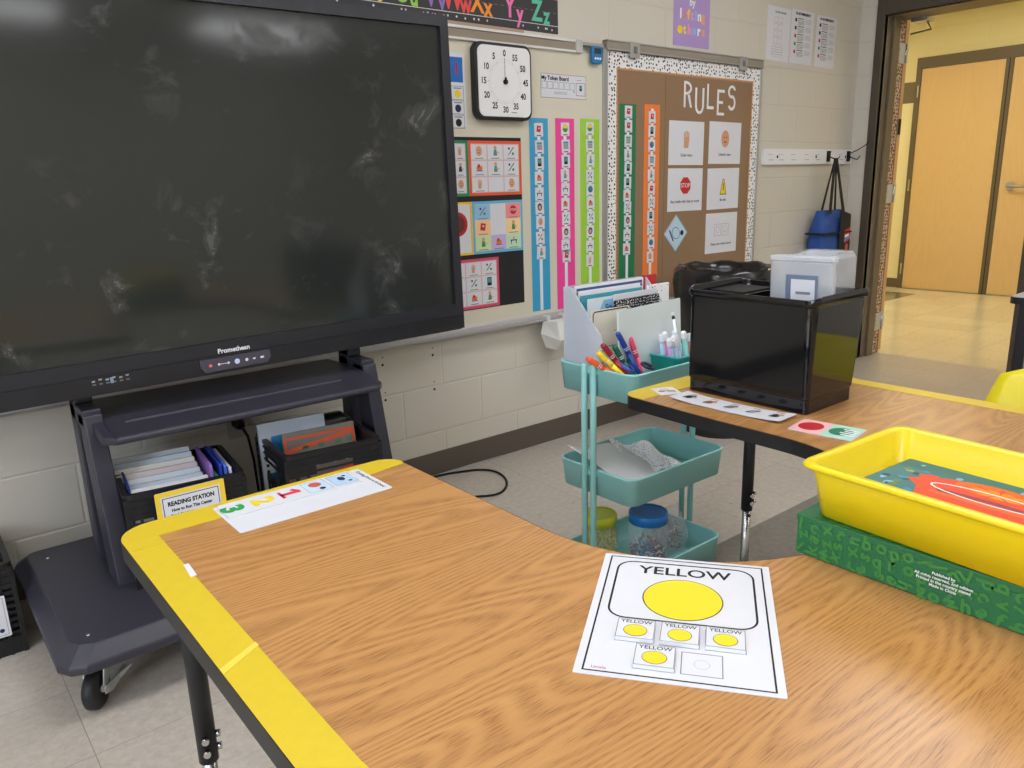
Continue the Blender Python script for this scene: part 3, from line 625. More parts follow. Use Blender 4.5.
for (xa, xb) in ((-.13, -.01), (.06, .01)):
    b.loft([[(xb - .014, -.0, .01), (xb + .014, -.0, .01), (xb + .014, .004, .01), (xb - .014, .004, .01)], [(xa - .018, -.05, -.33), (xa + .018, -.05, -.33), (xa + .018, -.046, -.33), (xa - .018, -.046, -.33)]], BK)
    b.loft([[(xb - .006, .0, .01), (xb + .006, .0, .01), (xb + .006, .004, .01), (xb - .006, .004, .01)], [(xa + .03, .03, -.33), (xa + .054, .03, -.33), (xa + .054, .034, -.33), (xa + .03, .034, -.33)]], BK)
b.build('handle', bag)
bag.scale = (.88, 1, 1)

# ---- white cup under marker tray -----------------------------------------------
cup = thing('wall_cup', 'white plastic angled cup hooked under the whiteboard tray end', 'holder', (2.40, -.07, .615))
b = B(); n = 5
def qu(x0, x1, y0, y1, z0, z1): return None
outer = [[(-.075, -.0, 0), (.09, -.0, 0), (.09, -.085, .005), (-.06, -.085, .005)], [(-.09, 0, -.055), (.105, 0, -.055), (.085, -.10, -.08), (-.055, -.10, -.08)], [(-.06, 0, -.125), (.08, 0, -.125), (.06, -.05, -.135), (-.035, -.05, -.135)]]
inner = [[(-.06, -.008, .0), (.08, -.008, .0), (.078, -.075, .003), (-.05, -.075, .003)], [(-.04, -.01, -.10), (.06, -.01, -.10), (.05, -.045, -.11), (-.03, -.045, -.11)]]
WC = mat((228, 226, 218), .35, var=.01)
b.loft(list(reversed(outer)), WC, True, False, False); k0 = outer[0]; b.loft([k0, inner[0], inner[1]], WC, False, True); b.build('cup_body', cup, bevel=.004)
b = B()
for q in (-.04, .06): b.box(q - .008, q + .008, -.006, .03, -.0, .022, WC)
b.build('hanging_tab', cup)
# ---- wall outlet and plug -------------------------------------------------------
ol = thing('wall_outlet', 'wall outlet under the screen shelf with a black plug in it', 'outlet', (.905, 0, .425))
b = B(); b.box(-.034, .034, -.006, 0, -.057, .057, mat((178, 174, 160), .5)); b.build('cover_plate', ol, bevel=.002)
b = B(); b.M = Matrix.Rotation(PI / 2, 4, 'X'); [b.rect(-.012, q - .013, .012, q + .013, .0064, LGREY) for q in (-.022, .022)]; b.build('socket', ol)
b = B(); b.tube([(.905, -.007, .425), (.905, -.035, .425), (.905, -.05, .42)], [.02, .02, .012], BLK, 12); b.tube([(.905, -.05, .42), (.915, -.075, .39), (.925, -.08, .3), (.93, -.075, .2), (.94, -.07, .012)], .0045, BLK, 8)
tag(b.build('power_cord'), 'black power cord hanging from the outlet between the crates', 'cord')
b = B()
def smooth(P, n=6):
    out = []
    P = [P[0]] + P + [P[-1]]
    for i in range(1, len(P) - 2):
        p0, p1, p2, p3 = [Vector(q) for q in P[i - 1:i + 3]]
        for k in range(n):
            t = k / n; out.append(tuple(.5 * ((2 * p1) + (-p0 + p2) * t + (2 * p0 - 5 * p1 + 4 * p2 - p3) * t * t + (-p0 + 3 * p1 - 3 * p2 + p3) * t ** 3)))
    out.append(tuple(P[-2])); return out
b.tube(smooth([(1.35, -.05, .006), (1.6, -.03, .006), (1.733, -.028, .006), (1.83, -.055, .006), (1.915, -.097, .006), (1.950, -.168, .006), (1.923, -.27, .006), (1.856, -.346, .006), (1.786, -.368, .006), (1.7, -.32, .006), (1.55, -.22, .006), (1.35, -.12, .006)]), .0048, BLK, 8)
tag(b.build('floor_cable'), 'black cable looping over the floor tiles beside the skirting', 'cable')
b = B(); b.tube([(1.45, -.02, .003), (1.652, -.014, .003), (1.911, -.012, .003), (2.1, -.016, .003)], .003, LGREY, 6)
tag(b.build('thin_wire'), 'thin pale wire running along the skirting on the floor', 'wire')

# ================================================================= SCREEN
tv = thing('interactive_display', 'huge dark interactive screen with glossy smudged glass on a rolling stand', 'screen', (.790, -.42, 1.2385), (0, -.0138, 0))
W2, H2 = .830, .5265     # half sizes
b = B(); b.M = Matrix.Rotation(PI / 2, 4, 'X')
b.loft([[(x, y, -.085) for x, y in rr(2 * W2 - .1, 2 * H2 - .1, .03, 4)], [(x, y, -.05) for x, y in rr(2 * W2, 2 * H2, .02, 4)], [(x, y, -.004) for x, y in rr(2 * W2, 2 * H2, .02, 4)]], TVB)
b.build('housing', tv)
b = B(); b.M = Matrix.Rotation(PI / 2, 4, 'X')
SX0, SX1, SZ0, SZ1 = -W2 + .032, W2 - .034, -H2 + .092, H2 - .036
b.loft([[(x, y, z) for x, y in rr(2 * W2, 2 * H2, .02, 5)] for z in (-.004, .010)], TVB, cap1=False)
o_ = rr(2 * W2, 2 * H2, .02, 5)
i_ = rr(SX1 - SX0, SZ1 - SZ0, .004, 5, (SX0 + SX1) / 2, (SZ0 + SZ1) / 2)
b.loft([[(x, y, .010) for x, y in o_], [(x, y, .012) for x, y in i_], [(x, y, .0) for x, y in i_]], TVB, False, False)
b.box(-W2 + .005, W2 - .005, -H2 + .004, -H2 + .052, .012, .017, mat((30, 30, 35), .35))
b.build('bezel', tv)
gm, nt, bs = nodes('screen_glass')
tc = nt.nodes.new('ShaderNodeTexCoord'); n1 = nt.nodes.new('ShaderNodeTexNoise'); n1.inputs['Scale'].default_value = 6.5; n1.inputs['Detail'].default_value = 6; n1.inputs['Roughness'].default_value = .65; n1.inputs['Distortion'].default_value = .6
n2 = nt.nodes.new('ShaderNodeTexNoise'); n2.inputs['Scale'].default_value = 1.6
nt.links.new(tc.outputs['Object'], n1.inputs['Vector']); nt.links.new(tc.outputs['Object'], n2.inputs['Vector'])
sm = math_node(nt, 'MULTIPLY', math_node(nt, 'SUBTRACT', n1.outputs['Fac'], .56), 7.0, True)
sm = math_node(nt, 'MULTIPLY', sm, math_node(nt, 'MULTIPLY', math_node(nt, 'SUBTRACT', n2.outputs['Fac'], .42), 5.0, True))
nt.links.new(mixc(nt, sm, lin((42, 45, 43)), lin((78, 79, 77))), bs.inputs['Base Color'])
nt.links.new(math_node(nt, 'ADD', math_node(nt, 'MULTIPLY', sm, .3), .10), bs.inputs['Roughness'])
bs.inputs['Specular IOR Level'].default_value = .55
b = B(); b.box(SX0, SX1, .0005, .004, SZ0, SZ1, gm); b.M = Matrix.Identity(4); b.build('screen', tv)
b = B(); b.M = Matrix.Translation((0, -.0126, 0)) @ Matrix.Rotation(PI / 2, 4, 'X')
b.text('Promethean', -.016, -.462, .0195, 0, WHITE, .0006); b.build('logo', tv)
b = B(); b.M = Matrix.Translation((0, -.0126, 0)) @ Matrix.Rotation(PI / 2, 4, 'X')
b.prism([(-.122, -.478), (.087, -.478), (.090, -.500), (.077, -.516), (-.108, -.516), (-.122, -.500)], .0, .012, mat((72, 68, 80), .4)); cpn = b.build('control_panel', tv)
b = B(); b.M = Matrix.Translation((.001, -.0252, 0)) @ Matrix.Rotation(PI / 2, 4, 'X')
b.disc(-.095, -.497, .005, 0, ink((230, 110, 110)), n=10); b.rect(-.07, -.498, -.04, -.496, 0, WHITE); b.disc(-.07, -.497, .004, 0, WHITE, n=8); b.disc(-.042, -.497, .004, 0, WHITE, n=8)
b.disc(-.016, -.497, .008, 0, ink((200, 215, 250)), n=14); b.disc(.013, -.497, .005, 0, WHITE, n=8); b.disc(.036, -.497, .005, 0, WHITE, .003, 8); b.rect(.055, -.5, .066, -.494, 0, WHITE); b.build('button_icon', cpn)
b = B(); b.M = Matrix.Translation((0, -.0176, 0)) @ Matrix.Rotation(PI / 2, 4, 'X')
for i in range(6): b.rect(-.405 + i * .017, -.488 + .003 * (i % 2), -.397 + i * .017, -.484 + .003 * (i % 2), 0, LGREY); b.rect(-.405 + i * .017, -.497, -.396 + i * .017, -.493, 0, GREY)
b.rect(-.36, -.498, -.352, -.482, .0002, ink((130, 150, 170))); b.build('port_icon', tv)
for q in (-.8, .62):
    b = B(); b.M = Matrix.Translation((0, -.0176, 0)) @ Matrix.Rotation(PI / 2, 4, 'X')
    for i in range(30):
        for j in range(5): b.disc(q + i * .0062, -.478 - j * .0065, .0018, 0, BLK, n=5)
    b.build('speaker_grille', tv)

# ================================================================= STAND
st = thing('display_stand', 'dark grey rolling stand with shelf, slanted legs and wide base plate', 'stand', (.805, -.45, 0))
def L(x, y, z): return (x - .805, y + .45, z)
def rl(x0, x1, y0, y1, r, z, ins=0): return [(x, y, z) for x, y in rr(x1 - x0 - 2 * ins, y1 - y0 - 2 * ins, r, 5, (x0 + x1) / 2 - .805, (y0 + y1) / 2 + .45)]
b = B()
def base_loop(z, ins):
    P = [(.160, -.115), (.168, -.09), (.195, -.08), (1.415, -.08), (1.44, -.09), (1.45, -.115), (1.45, -.775), (1.44, -.805), (1.405, -.825), (.215, -.825), (.180, -.808), (.160, -.775)]
    P = list(reversed(P)); out = []
    for i, (x, y) in enumerate(P):
        x2 = .805 + (x - .805) * (1 - ins / .645); y2 = -.4525 + (y + .4525) * (1 - ins / .3725); out.append((x2 - .805, y2 + .45, z))
    return out
b.loft([base_loop(.133, .006), base_loop(.14, 0), base_loop(.158, 0), base_loop(.192, .036)], STAND); b.build('base_plate', st, bevel=.006)
b = B()
for q in ((.24, -.74), (.43, -.70), (1.37, -.74), (.24, -.2)): b.lathe([(.006, .1915), (.005, .1945)], CHROME, 10, c=(q[0] - .805, q[1] + .45))
b.build('bolt', st)
for x0 in (.358, 1.204):
    b = B(); b.loft([[L(x0, -.53, .19), L(x0 + .048, -.53, .19), L(x0 + .048, -.42, .19), L(x0, -.42, .19)], [L(x0, -.43, .655), L(x0 + .048, -.43, .655), L(x0 + .048, -.35, .655), L(x0, -.35, .655)]], STAND); b.build('front_leg', st, bevel=.004)
    b = B(); b.box(x0 - .805, x0 - .757, .13, .20, .19, .78, STAND); b.build('rear_post', st, bevel=.004)
    b = B(); b.box(x0 - .805, x0 - .757, .03, .20, .62, .668, STAND); b.box(x0 - .805, x0 - .757, .122, .18, .668, 1.5, STAND); b.build('mounting_arm', st, bevel=.004)
b = B()
x0, x1 = .372, 1.212
prof = [(-.572, .612), (-.572, .602), (-.562, .596), (-.30, .606), (-.16, .610), (-.16, .636), (-.32, .642), (-.42, .636), (-.565, .617)]
b.loft([[L(x, y, z) for y, z in prof] for x in (x0 + .03, x1 - .03)], STAND)
for xa, xb in ((x0 + .03, x0 + .004), (x1 - .03, x1 - .004)):
    b.loft([[L(xa, y, z) for y, z in prof], [L(xb, max(y, -.54), z - (0 if y > -.45 else .0)) for y, z in prof]], STAND)
b.build('shelf', st, bevel=.003)
b = B(); b.loft([[L(.45, -.478, .626), L(.45, -.470, .633), L(.45, -.462, .6295)], [L(1.10, -.478, .626), L(1.10, -.470, .633), L(1.10, -.462, .6295)]], STAND); b.build('shelf_ridge', st)
b = B(); b.box(-.445, .447, .117, .15, 1.0, 1.06, STAND); b.box(-.445, .447, .117, .15, 1.4, 1.46, STAND); b.build('mounting_rail', st)
def caster(x, y, name='caster'):
    CHROME = mat((188, 189, 186), .42, .45)
    b = B(); b.box(-.035, .035, -.035, .035, .122, .1325, CHROME)
    b.lathe([(.022, .108), (.026, .122)], CHROME, 14)
    for s in (-1, 1): b.loft([[(s * .024 + d, y_, z_) for y_, z_ in ((.022, .118), (-.020, .118), (-.040, .06), (-.034, .042), (-.022, .046), (.002, .085))] for d in (-.002, .002)], CHROME)
    o = b.build(name, st, L(x, y, 0), (0, 0, -.62), bevel=.001)
    w = B(); w.M = Matrix.Translation((0, -.03, .0505)) @ Matrix.Rotation(PI / 2, 4, 'Y'); w.lathe([(.02, -.016), (.042, -.016), (.050, -.010), (.050, .010), (.042, .016), (.02, .016)], mat((26, 26, 28), .5), 28); w.build('wheel', o)
    w = B(); w.tube([(-.03, -.03, .0505), (.036, -.03, .0505)], .010, CHROME, 10); w.loft([[(.030, -.05, .046), (.033, -.05, .046), (.033, -.05, .058), (.030, -.05, .058)], [(.030, -.02, .036), (.036, -.02, .036), (.036, -.02, .062), (.030, -.02, .062)], [(.034, .015, .044), (.040, .015, .044), (.040, .015, .060), (.034, .015, .060)], [(.036, .045, .062), (.060, .045, .062), (.060, .045, .067), (.036, .045, .067)]], CHROME); w.build('brake_lever', o, bevel=.002)
    return o
caster(.252, -.725); caster(1.35, -.745); caster(.262, -.17); caster(1.35, -.17)

# ================================================================= CRATES
def crate(loc, rz, label, w=.315, d=.305, h=.27, group='milk crates around the stand'):
    t = thing('milk_crate', label, 'crate', loc, (0, 0, rz), group)
    b = B()
    b.loft([[(x, y, z) for x, y in rr(w - q, d - q, .02, 3)] for z, q in ((h - .012, .0), (h, 0))] + [[(x, y, z) for x, y in rr(w - .03, d - .03, .015, 3)] for z in (h, h - .012)], CRATE, False, False)
    b.loft([[(x, y, z) for x, y in rr(w - .03, d - .03, .015, 3)] for z in (h - .012,)] + [[(x, y, h - .012) for x, y in rr(w, d, .02, 3)]], CRATE, False, False)
    b.build('rim', t)
    b = B(); b.box(-w / 2 + .012, w / 2 - .012, -d / 2 + .012, d / 2 - .012, .0, .010, CRATE); b.build('floor_panel', t)
    # four lattice walls
    for k in range(4):
        L_ = w if k % 2 == 0 else d; off = (d if k % 2 == 0 else w) / 2 - .007
        b = B()
        hw = L_ / 2 - .004
        for z0, z1 in ((0, .05), (.058, .066), (.078, .086), (.098, .106), (.118, .126), (.138, .146)): b.box(-hw, hw, -.003, .004, z0, z1, CRATE)
        for z0, z1 in ((.158, .166), (.178, .186)): b.box(-hw, -.055, -.003, .004, z0, z1, CRATE); b.box(.055, hw, -.003, .004, z0, z1, CRATE)
        b.box(-hw, -.06, -.004, .004, .196, h - .012, CRATE); b.box(.06, hw, -.004, .004, .196, h - .012, CRATE); b.box(-.06, .06, -.005, .005, h - .045, h - .012, CRATE)
        for z in (.205, .225, .245): b.box(-hw - .002, hw + .002, -.008, -.004, z, z + .006, CRATE)
        b.box(-.062, .062, -.004, .003, .146, .160, CRATE)
        n = 9
        for i in range(n + 1):
            x = -hw + i * 2 * hw / n; top = h - .012 if abs(x) > .055 else .15
            b.box(x - .004, x + .004, -.006, .005, 0, top, CRATE)
        a = k * PI / 2
        M = Matrix.Rotation(a, 4, 'Z') @ Matrix.Translation((0, -off, 0)); b.v = [tuple(M @ Vector(v)) for v in b.v]
        b.build('side_panel', t)
    return t
crate((.566, -.455, .1915), -.12, 'black milk crate of bagged booklets behind the reading station sign')
crate((1.005, -.455, .1915), -.10, 'black milk crate with an orange striped pouch beside the right stand leg')
crate((-.015, -.19, .0), .0, 'black milk crate on the floor at the far left with white label')
cl_ = wall_sheet('crate_label', 'white paper label taped on the front of the floor crate', 'label', 0.03, .125, .16, .12, lambda p, z: (p.frame(-.075, -.055, .075, .055, .002, z, LGREY), p.disc(.06, -.04, .006, z, NAVY)), PAPER, -.3505, 0)

def leaf(name, label, cat, c, w, h, th, m, tilt=0, rz=0, draw=None, group=None, bevel=0):
    """upright flat thing standing at c (bottom centre), leaning back by tilt"""
    b = B(); b.prism(rr(w, h, .004, 2, 0, h / 2), 0, th, m)
    o = b.build(name, None, c, (PI / 2 - tilt, 0, rz), bevel=bevel); tag(o, label, cat, group)
    if draw: p = B(); draw(p, th + .0003); p.build('printing', o)
    return o
PLB = glassy('clear_bag', (225, 232, 240), .38, .12)
bagc = [(226, 230, 236), (214, 226, 238), (232, 228, 220), (220, 205, 205), (222, 230, 235), (205, 215, 225), (228, 226, 226)]
wh = ['rearmost', 'second from the back', 'third from the back', 'middle', 'third from the front', 'second from the front']
for i in range(6):
    leaf('bagged_booklet', 'clear bagged white booklet in the left crate, %s of the row' % wh[i], 'booklet', (.525 - i * .002, -.37 - i * .028, .205), .215, .285 - .008 * i, .010, mat(bagc[i], .25), .12, -.12, group='bagged booklets in the left crate')
    leaf_o = bpy.data.objects[-1] if 0 else None
def booktxt(p, z):
    for q in (-.05, .05): p.rect(q - .035, .235, q + .035, .238, z, GREY); p.rect(q - .03, .225, q + .03, .2275, z, LGREY)
    p.disc(-.055, .20, .016, z, GREY, .012); p.disc(.045, .21, .018, z, GREY, .01)
leaf('white_booklet', 'white booklet with tiny printed pictures at the front of left crate', 'booklet', (.52, -.565, .205), .20, .252, .008, PAPER, .10, -.12, booktxt)
for i, (c, lb) in enumerate([((150, 110, 190), 'purple'), ((60, 150, 90), 'green'), ((40, 60, 170), 'dark blue'), ((70, 110, 210), 'bright blue'), ((215, 205, 225), 'pale lilac')]):
    leaf('thin_book', '%s thin book on the right side of the left crate' % lb, 'book', (.648 + i * .013, -.45, .205), .21, [.275, .24, .27, .265, .255][i], .008, mat(c, .3), .02, -.12 + PI / 2, group='thin books in the left crate')
leaf('blue_folder', 'dark blue folder edge at the left end of the left crate', 'folder', (.434, -.44, .205), .2, .262, .006, mat((30, 50, 120), .3), .02, -.12 + PI / 2)
def wb_cover(p, z): p.rect(.02, .04, .10, .26, z, ink((190, 200, 225))); p.rect(-.1, .03, .1, .14, z, ink((50, 140, 190))); p.disc(-.075, .205, .014, z, RED); p.frame(.03, .17, .09, .25, .002, z + .0002, NAVY)
leaf('picture_book', 'white and blue picture book standing rearmost in the right crate', 'book', (.955, -.39, .205), .22, .305, .012, mat((215, 222, 232), .25), .08, -.1, wb_cover)
leaf('picture_book', 'blue covered book between white book and orange pouch in right crate', 'book', (.985, -.43, .205), .22, .268, .012, mat((45, 130, 180), .3), .10, -.1)
def pouch(p, z):
    O = mat((226, 92, 50), .4)
    for q in (.05, .12, .19, .235): p.poly([(-.115, q - .03), (.115, q - .0), (.115, q + .014), (-.115, q - .016)], z, O)
    p.frame(-.118, .01, .118, .256, .008, z, O)
    for q in (-.07, -.02, .04, .08): p.disc(q, .16, .014, z, WHITE, .01, 8); p.disc(q + .02, .215, .012, z, ink((90, 130, 100)), .008, 8)
leaf('mesh_pouch', 'clear pouch with orange stripes leaning in the right crate', 'pouch', (1.010, -.49, .215), .24, .272, .010, mat((128, 120, 112), .35), .18, -.1, pouch)
b = B(); b.loft([[(x, y, z) for x, y in rr(w, d, .02, 4)] for w, d, z in ((.04, .16, 0), (.055, .18, .12), (.05, .16, .26), (.02, .10, .285))], BLKPL, smooth=True); tag(b.build('black_bag', None, (1.095, -.347, .207), (0, 0, -.1 + PI / 2)), 'black cloth pouch bulging above the rear rim of right crate', 'bag')
# reading station sign
def rs(p, z):
    p.frame(-.09, -.12, .09, .12, .013, z, ink((244, 208, 60))); p.frame(-.073, -.103, .073, .103, .002, z, BLK)
    p.text('READING STATION', 0, .084, .0165, z, BLK, .0008, sx=.84); p.text('How to Run This Center', .0, .066, .0115, z, BLK, .0005, sx=.9)
    for i, s in enumerate(['Read directions', 'Pull out student journals and', 'Model the task', 'Help students read', 'Clean up']): p.disc(-.062, .052 - i * .0135, .0015, z, BLK, n=6); p.text(s, -.056, .052 - i * .0135, .0095, z, BLK, .0002, 'LEFT')
leaf('station_sign', 'yellow bordered READING STATION sign in front of the left crate', 'sign', (.545, -.655, .228), .18, .24, .002, PAPER, .04, -.02, None)
so = bpy.context.scene.objects[-1] if 0 else [o for o in COL.objects if o.name.startswith('station_sign')][0]
b = B(); b.M = Matrix.Translation((0, .12, 0)); rs(b, .0024); b.build('printing', so)

# ================================================================= HORSESHOE TABLE
TZ = .70
tb = thing('horseshoe_table', 'oak topped horseshoe table with black edge and yellow tape border', 'table', (1.0925, -1.9, 0))
TX, TY = 1.0925, -1.9
def arcp(cx, cy, rx, ry, a0, a1, n): return [(cx + rx * math.cos(math.radians(a0 + (a1 - a0) * i / n)), cy + ry * math.sin(math.radians(a0 + (a1 - a0) * i / n))) for i in range(n + 1)]
def outline(o=0):
    P = []
    P += arcp(.22 + .055, -1.40 - .055, .055 - o, .055 - o, 180, 90, 6)
    P += arcp(.74 - .045, -1.40 - .045, .045 - o, .045 - o, 90, 0, 6)
    P += arcp(1.07, -1.86, .33 + o, .34 + o, 180, 360, 32)
    P += [(1.40 + o, -1.7)] + arcp(1.412 + .045, -1.40 - .045, .045 - o, .045 - o, 180, 90, 6)
    P += arcp(1.965 - .055, -1.40 - .055, .055 - o, .055 - o, 90, 0, 6)
    P += arcp(1.0925, -2.13, .8725 - o, .73 - o, 0, -180, 48)
    return [(x - TX, y - TY) for x, y in reversed(P)]
b = B(); b.prism(outline(), TZ - .032, TZ - .001, BLACKEDGE); b.build('edge_band', tb)
b = B(); b.prism(outline(.0025), TZ - .001, TZ, OAK); b.build('tabletop', tb)
def tape(name, pts, dz=.0005, m=TAPE):
    b = B(); b.prism([(x - TX, y - TY) for x, y in pts], TZ, TZ + dz, m); return b.build(name, tb)
o1 = arcp(.275, -1.455, .0545, .0545, 180, 118, 5)
pts = [(.2205, -2.13)] + o1 + [(.272, -1.462)] + [(.272, -2.13)]
tape('tape_strip', list(reversed(pts)))
el = arcp(1.0925, -2.13, .872, .7295, 180, 360, 40); ei = arcp(1.0925, -2.13, .820, .678, 360, 180, 40)
tape('tape_strip', el + ei)
tape('tape_strip', [(1.913, -2.13), (1.9645, -2.13)] + arcp(1.91, -1.455, .0545, .0545, 0, 62, 5) + [(1.913, -1.46)])
tape('tape_strip', [(.236, -1.466), (.607, -1.47), (.735, -1.452)] + arcp(.695, -1.445, .0445, .0445, 10, 90, 5) + arcp(.275, -1.455, .0545, .0545, 90, 150, 4), .0009)
tape('tape_strip', [(1.4135, -1.475), (1.60, -1.478), (1.93, -1.47)] + arcp(1.91, -1.455, .0545, .0545, 30, 90, 4) + arcp(1.457, -1.445, .0445, .0445, 90, 180, 5), .0009)
tape('tape_patch', [(.221, -1.905), (.273, -1.875), (.273, -1.865), (.221, -1.892)], .0012, mat((236, 212, 80), .4))
tape('tape_patch', [(.2215, -1.50), (.273, -1.50), (.268, -1.44), (.2215, -1.46)], .0012)
tape('paper_scrap', [(.266, -1.645), (.275, -1.643), (.277, -1.60), (.270, -1.598)], .0012, PAPER)
LEGS = [(.292, -1.49), (1.848, -1.50), (.44, -2.35), (1.745, -2.35)]
for i, (x, y) in enumerate(LEGS):
    b = B(); px, py = x - TX, y - TY
    b.lathe([(.0165, TZ - .034), (.0165, .285)], BLACKEDGE, 16, c=(px, py)); b.lathe([(.035, TZ - .0325), (.035, TZ - .038)], BLACKEDGE, 16, c=(px, py))
    lg = b.build('leg', tb)
    b = B(); b.lathe([(.0125, .30), (.0125, .02)], CHROME, 14, c=(px, py)); b.build('leg_insert', lg)
    b = B(); b.lathe([(.02, 0), (.02, .012), (.013, .022)], BLK, 14, c=(px, py)); b.build('foot_cap', lg)
    b = B()
    for z in (.335, .31): b.tube([(px - .005, py - .016, z), (px - .008, py - .024, z)], .006, CHROME, 8); b.tube([(px + .014, py - .01, z), (px + .021, py - .013, z)], .006, CHROME, 8)
    for z in (.27, ): b.tube([(px - .004, py - .012, z), (px - .005, py - .0135, z)], .005, BLK, 8)
    b.build('adjustment_screw', lg)

# ---------------------------------------------------------------- on the table
def flat(name, label, cat, c, w, h, ang, draw=None, m=LAM, t=.0008, group=None, z=TZ, r=.004, part='printing'):
    b = B(); b.prism(rr(w, h, r, 3), 0, t, m); o = b.build(name, None, (c[0], c[1], z + .0002), (0, 0, ang)); tag(o, label, cat, group)
    if draw: p = B(); draw(p, t + .0002); p.build(part, o)
    return o
YF = ink((238, 212, 42))
def yellow_page(p, z):
    p.frame(-.104, -.139, .104, .139, .0022, z, BLK)
    p.ring(rr(.184, .152, .024, 6, 0, .0520), .0028, z, BLK)
    p.text('YELLOW', 0, .1045, .030, z, BLK, .0005, sx=1.04)
    p.disc(0, .034, .0510, z, BLK, .0510, 48); p.disc(0, .034, .0496, z + .0001, YF, .0496, 48)
    for x, y in ((-.052, -.053), (.0, -.053), (.052, -.053), (-.026, -.104), (.026, -.104)): p.frame(x - .0230, y - .0215, x + .0230, y + .0215, .0012, z, GREY)
    p.text('Limale', -.086, -.131, .0065, z, ink((205, 140, 160)), .0002)
    p.ring([(.026 + .009 * math.cos(i * .5236), -.104 + .009 * math.sin(i * .5236)) for i in range(12)], .0006, z + .0001, LGREY)
PG = (.6998, -2.166); PA = math.atan2(-.182, .135)
flat('color_worksheet', 'laminated white YELLOW color sheet with a large yellow oval on table', 'worksheet', PG, .226, .290, PA, yellow_page, LAM, .001, None, TZ, .0015)
def pgp(x, y): return (PG[0] + x * math.cos(PA) - y * math.sin(PA), PG[1] + x * math.sin(PA) + y * math.cos(PA))
def ytile(p, z):
    p.frame(-.0225, -.0205, .0225, .0205, .0008, z, GREY); p.text('YELLOW', 0, .0145, .0095, z, BLK, .0001, sx=1.0); p.disc(0, -.004, .0142, z, BLK, .0125, 24); p.disc(0, -.004, .0135, z + .0001, YF, .0118, 24)
for x, y, l in ((-.052, -.053, 'upper left of the four'), (.0, -.053, 'upper middle of the four'), (.052, -.053, 'upper right of the four'), (-.026, -.104, 'lone lower one of the four')):
    cx, cy = pgp(x, y + .0)
    flat('color_card', 'small white YELLOW card with yellow dot on the worksheet, ' + l, 'card', (cx, cy),   .0455, .0425, PA + R.uniform(-.02, .02), ytile, LAM, .0045, 'small yellow cards on the worksheet', TZ + .0015, .001)
def numstrip(p, z):
    # page: +y is the title end
    p.rect(.045 - .0, .0, .045, .0, z, BLK) if 0 else None
    for q in (-.108, -.055, -.003, .047, .098): p.rect(-.056, q - .006, -.053, q - .002, z, GREY); p.rect(-.056, q + .001, -.053, q + .007, z, GREY)
    p.text('Counting Down to All Done!', 0, .130, .0088, z, BLK, .0002)
def cards5(p, z):
    for y, ch, c in ((-.108, '3', (50, 160, 80)), (-.055, '2', (236, 206, 50)), (-.003, '1', (215, 60, 80))):
        p.text(ch, 0, y, .050, z, ink(c), .0026, sx=1.2) if ch != '1' else [p.rect(-.006, y - .018, .005, y + .019, z, ink(c)), p.rect(-.017, y - .019, .016, y - .013, z, ink(c)), p.poly([(-.006, y + .019), (-.018, y + .010), (-.015, y + .004), (-.005, y + .009)], z + .0001, ink(c))]
        p.rect(-.034, y - .003, -.032, y + .004, z, GREY) if 0 else None
    for y, c in ((.047, (190, 215, 235)), (.098, (180, 208, 232))):
        p.rect(-.026, y - .022, .026, y + .022, z, ink(c)); p.frame(-.026, y - .022, .026, y + .022, .0008, z + .0001, GREY)
    p.disc(-.008, .047, .012, z + .0002, ink((205, 90, 80)), n=14); p.disc(.016, .052, .006, z + .0002, BLK, n=8); p.disc(-.004, .098, .011, z + .0002, NAVY, .007, 10); p.disc(.015, .108, .004, z + .0002, BLK, n=6); p.disc(-.015, .108, .004, z + .0002, BLK, n=6)
flat('countdown_sheet', 'laminated white countdown sheet at the end of the left table arm', 'sheet', (.513, -1.484), .132, .28, -PI / 2, numstrip, LAM, .0009)
flat('number_strip', 'white strip with green 3, yellow 2 and red 1 on countdown sheet', 'strip', (.503, -1.452), .064, .246, -PI / 2 - .015, cards5, LAM, .0018, None, TZ + .0013, .002)
def c1(p, z): p.disc(-.012, 0, .011, z, GREY, .007, 8); p.poly([(0, -.01), (.022, -.016), (.022, .0), (0, .01)], z, ink((170, 150, 140))); p.rect(-.012, .016, .012, .018, z, BLK)
flat('picture_card', 'small white picture card at the corner of the right table arm', 'card', (1.517, -1.464), .06, .068, PA + .45, c1, PAPER, .0008)
b = B(); W_, H_ = .075, .30; N = 12; top = []; bot = []
for i in range(N + 1):
    v = -H_ / 2 + H_ * i / N; zz = .0015 + .006 * (abs(v) / (H_ / 2)) ** 3
    top.append([(-W_ / 2, v, zz), (W_ / 2, v, zz)])
b.add([q for r_ in top for q in r_] + [(q[0], q[1], q[2] - .0008) for r_ in top for q in r_], [(2 * i, 2 * i + 1, 2 * i + 3, 2 * i + 2) for i in range(N)] + [(2 * (N + 1) + 2 * i, 2 * (N + 1) + 2 * i + 2, 2 * (N + 1) + 2 * i + 3, 2 * (N + 1) + 2 * i + 1) for i in range(N)], PAPER, True)
st_ = tag(b.build('choice_strip', None, (1.503, -1.668, TZ + .0004), (0, 0, .03)), 'long curling white strip of small pictures in front of black tub', 'strip')
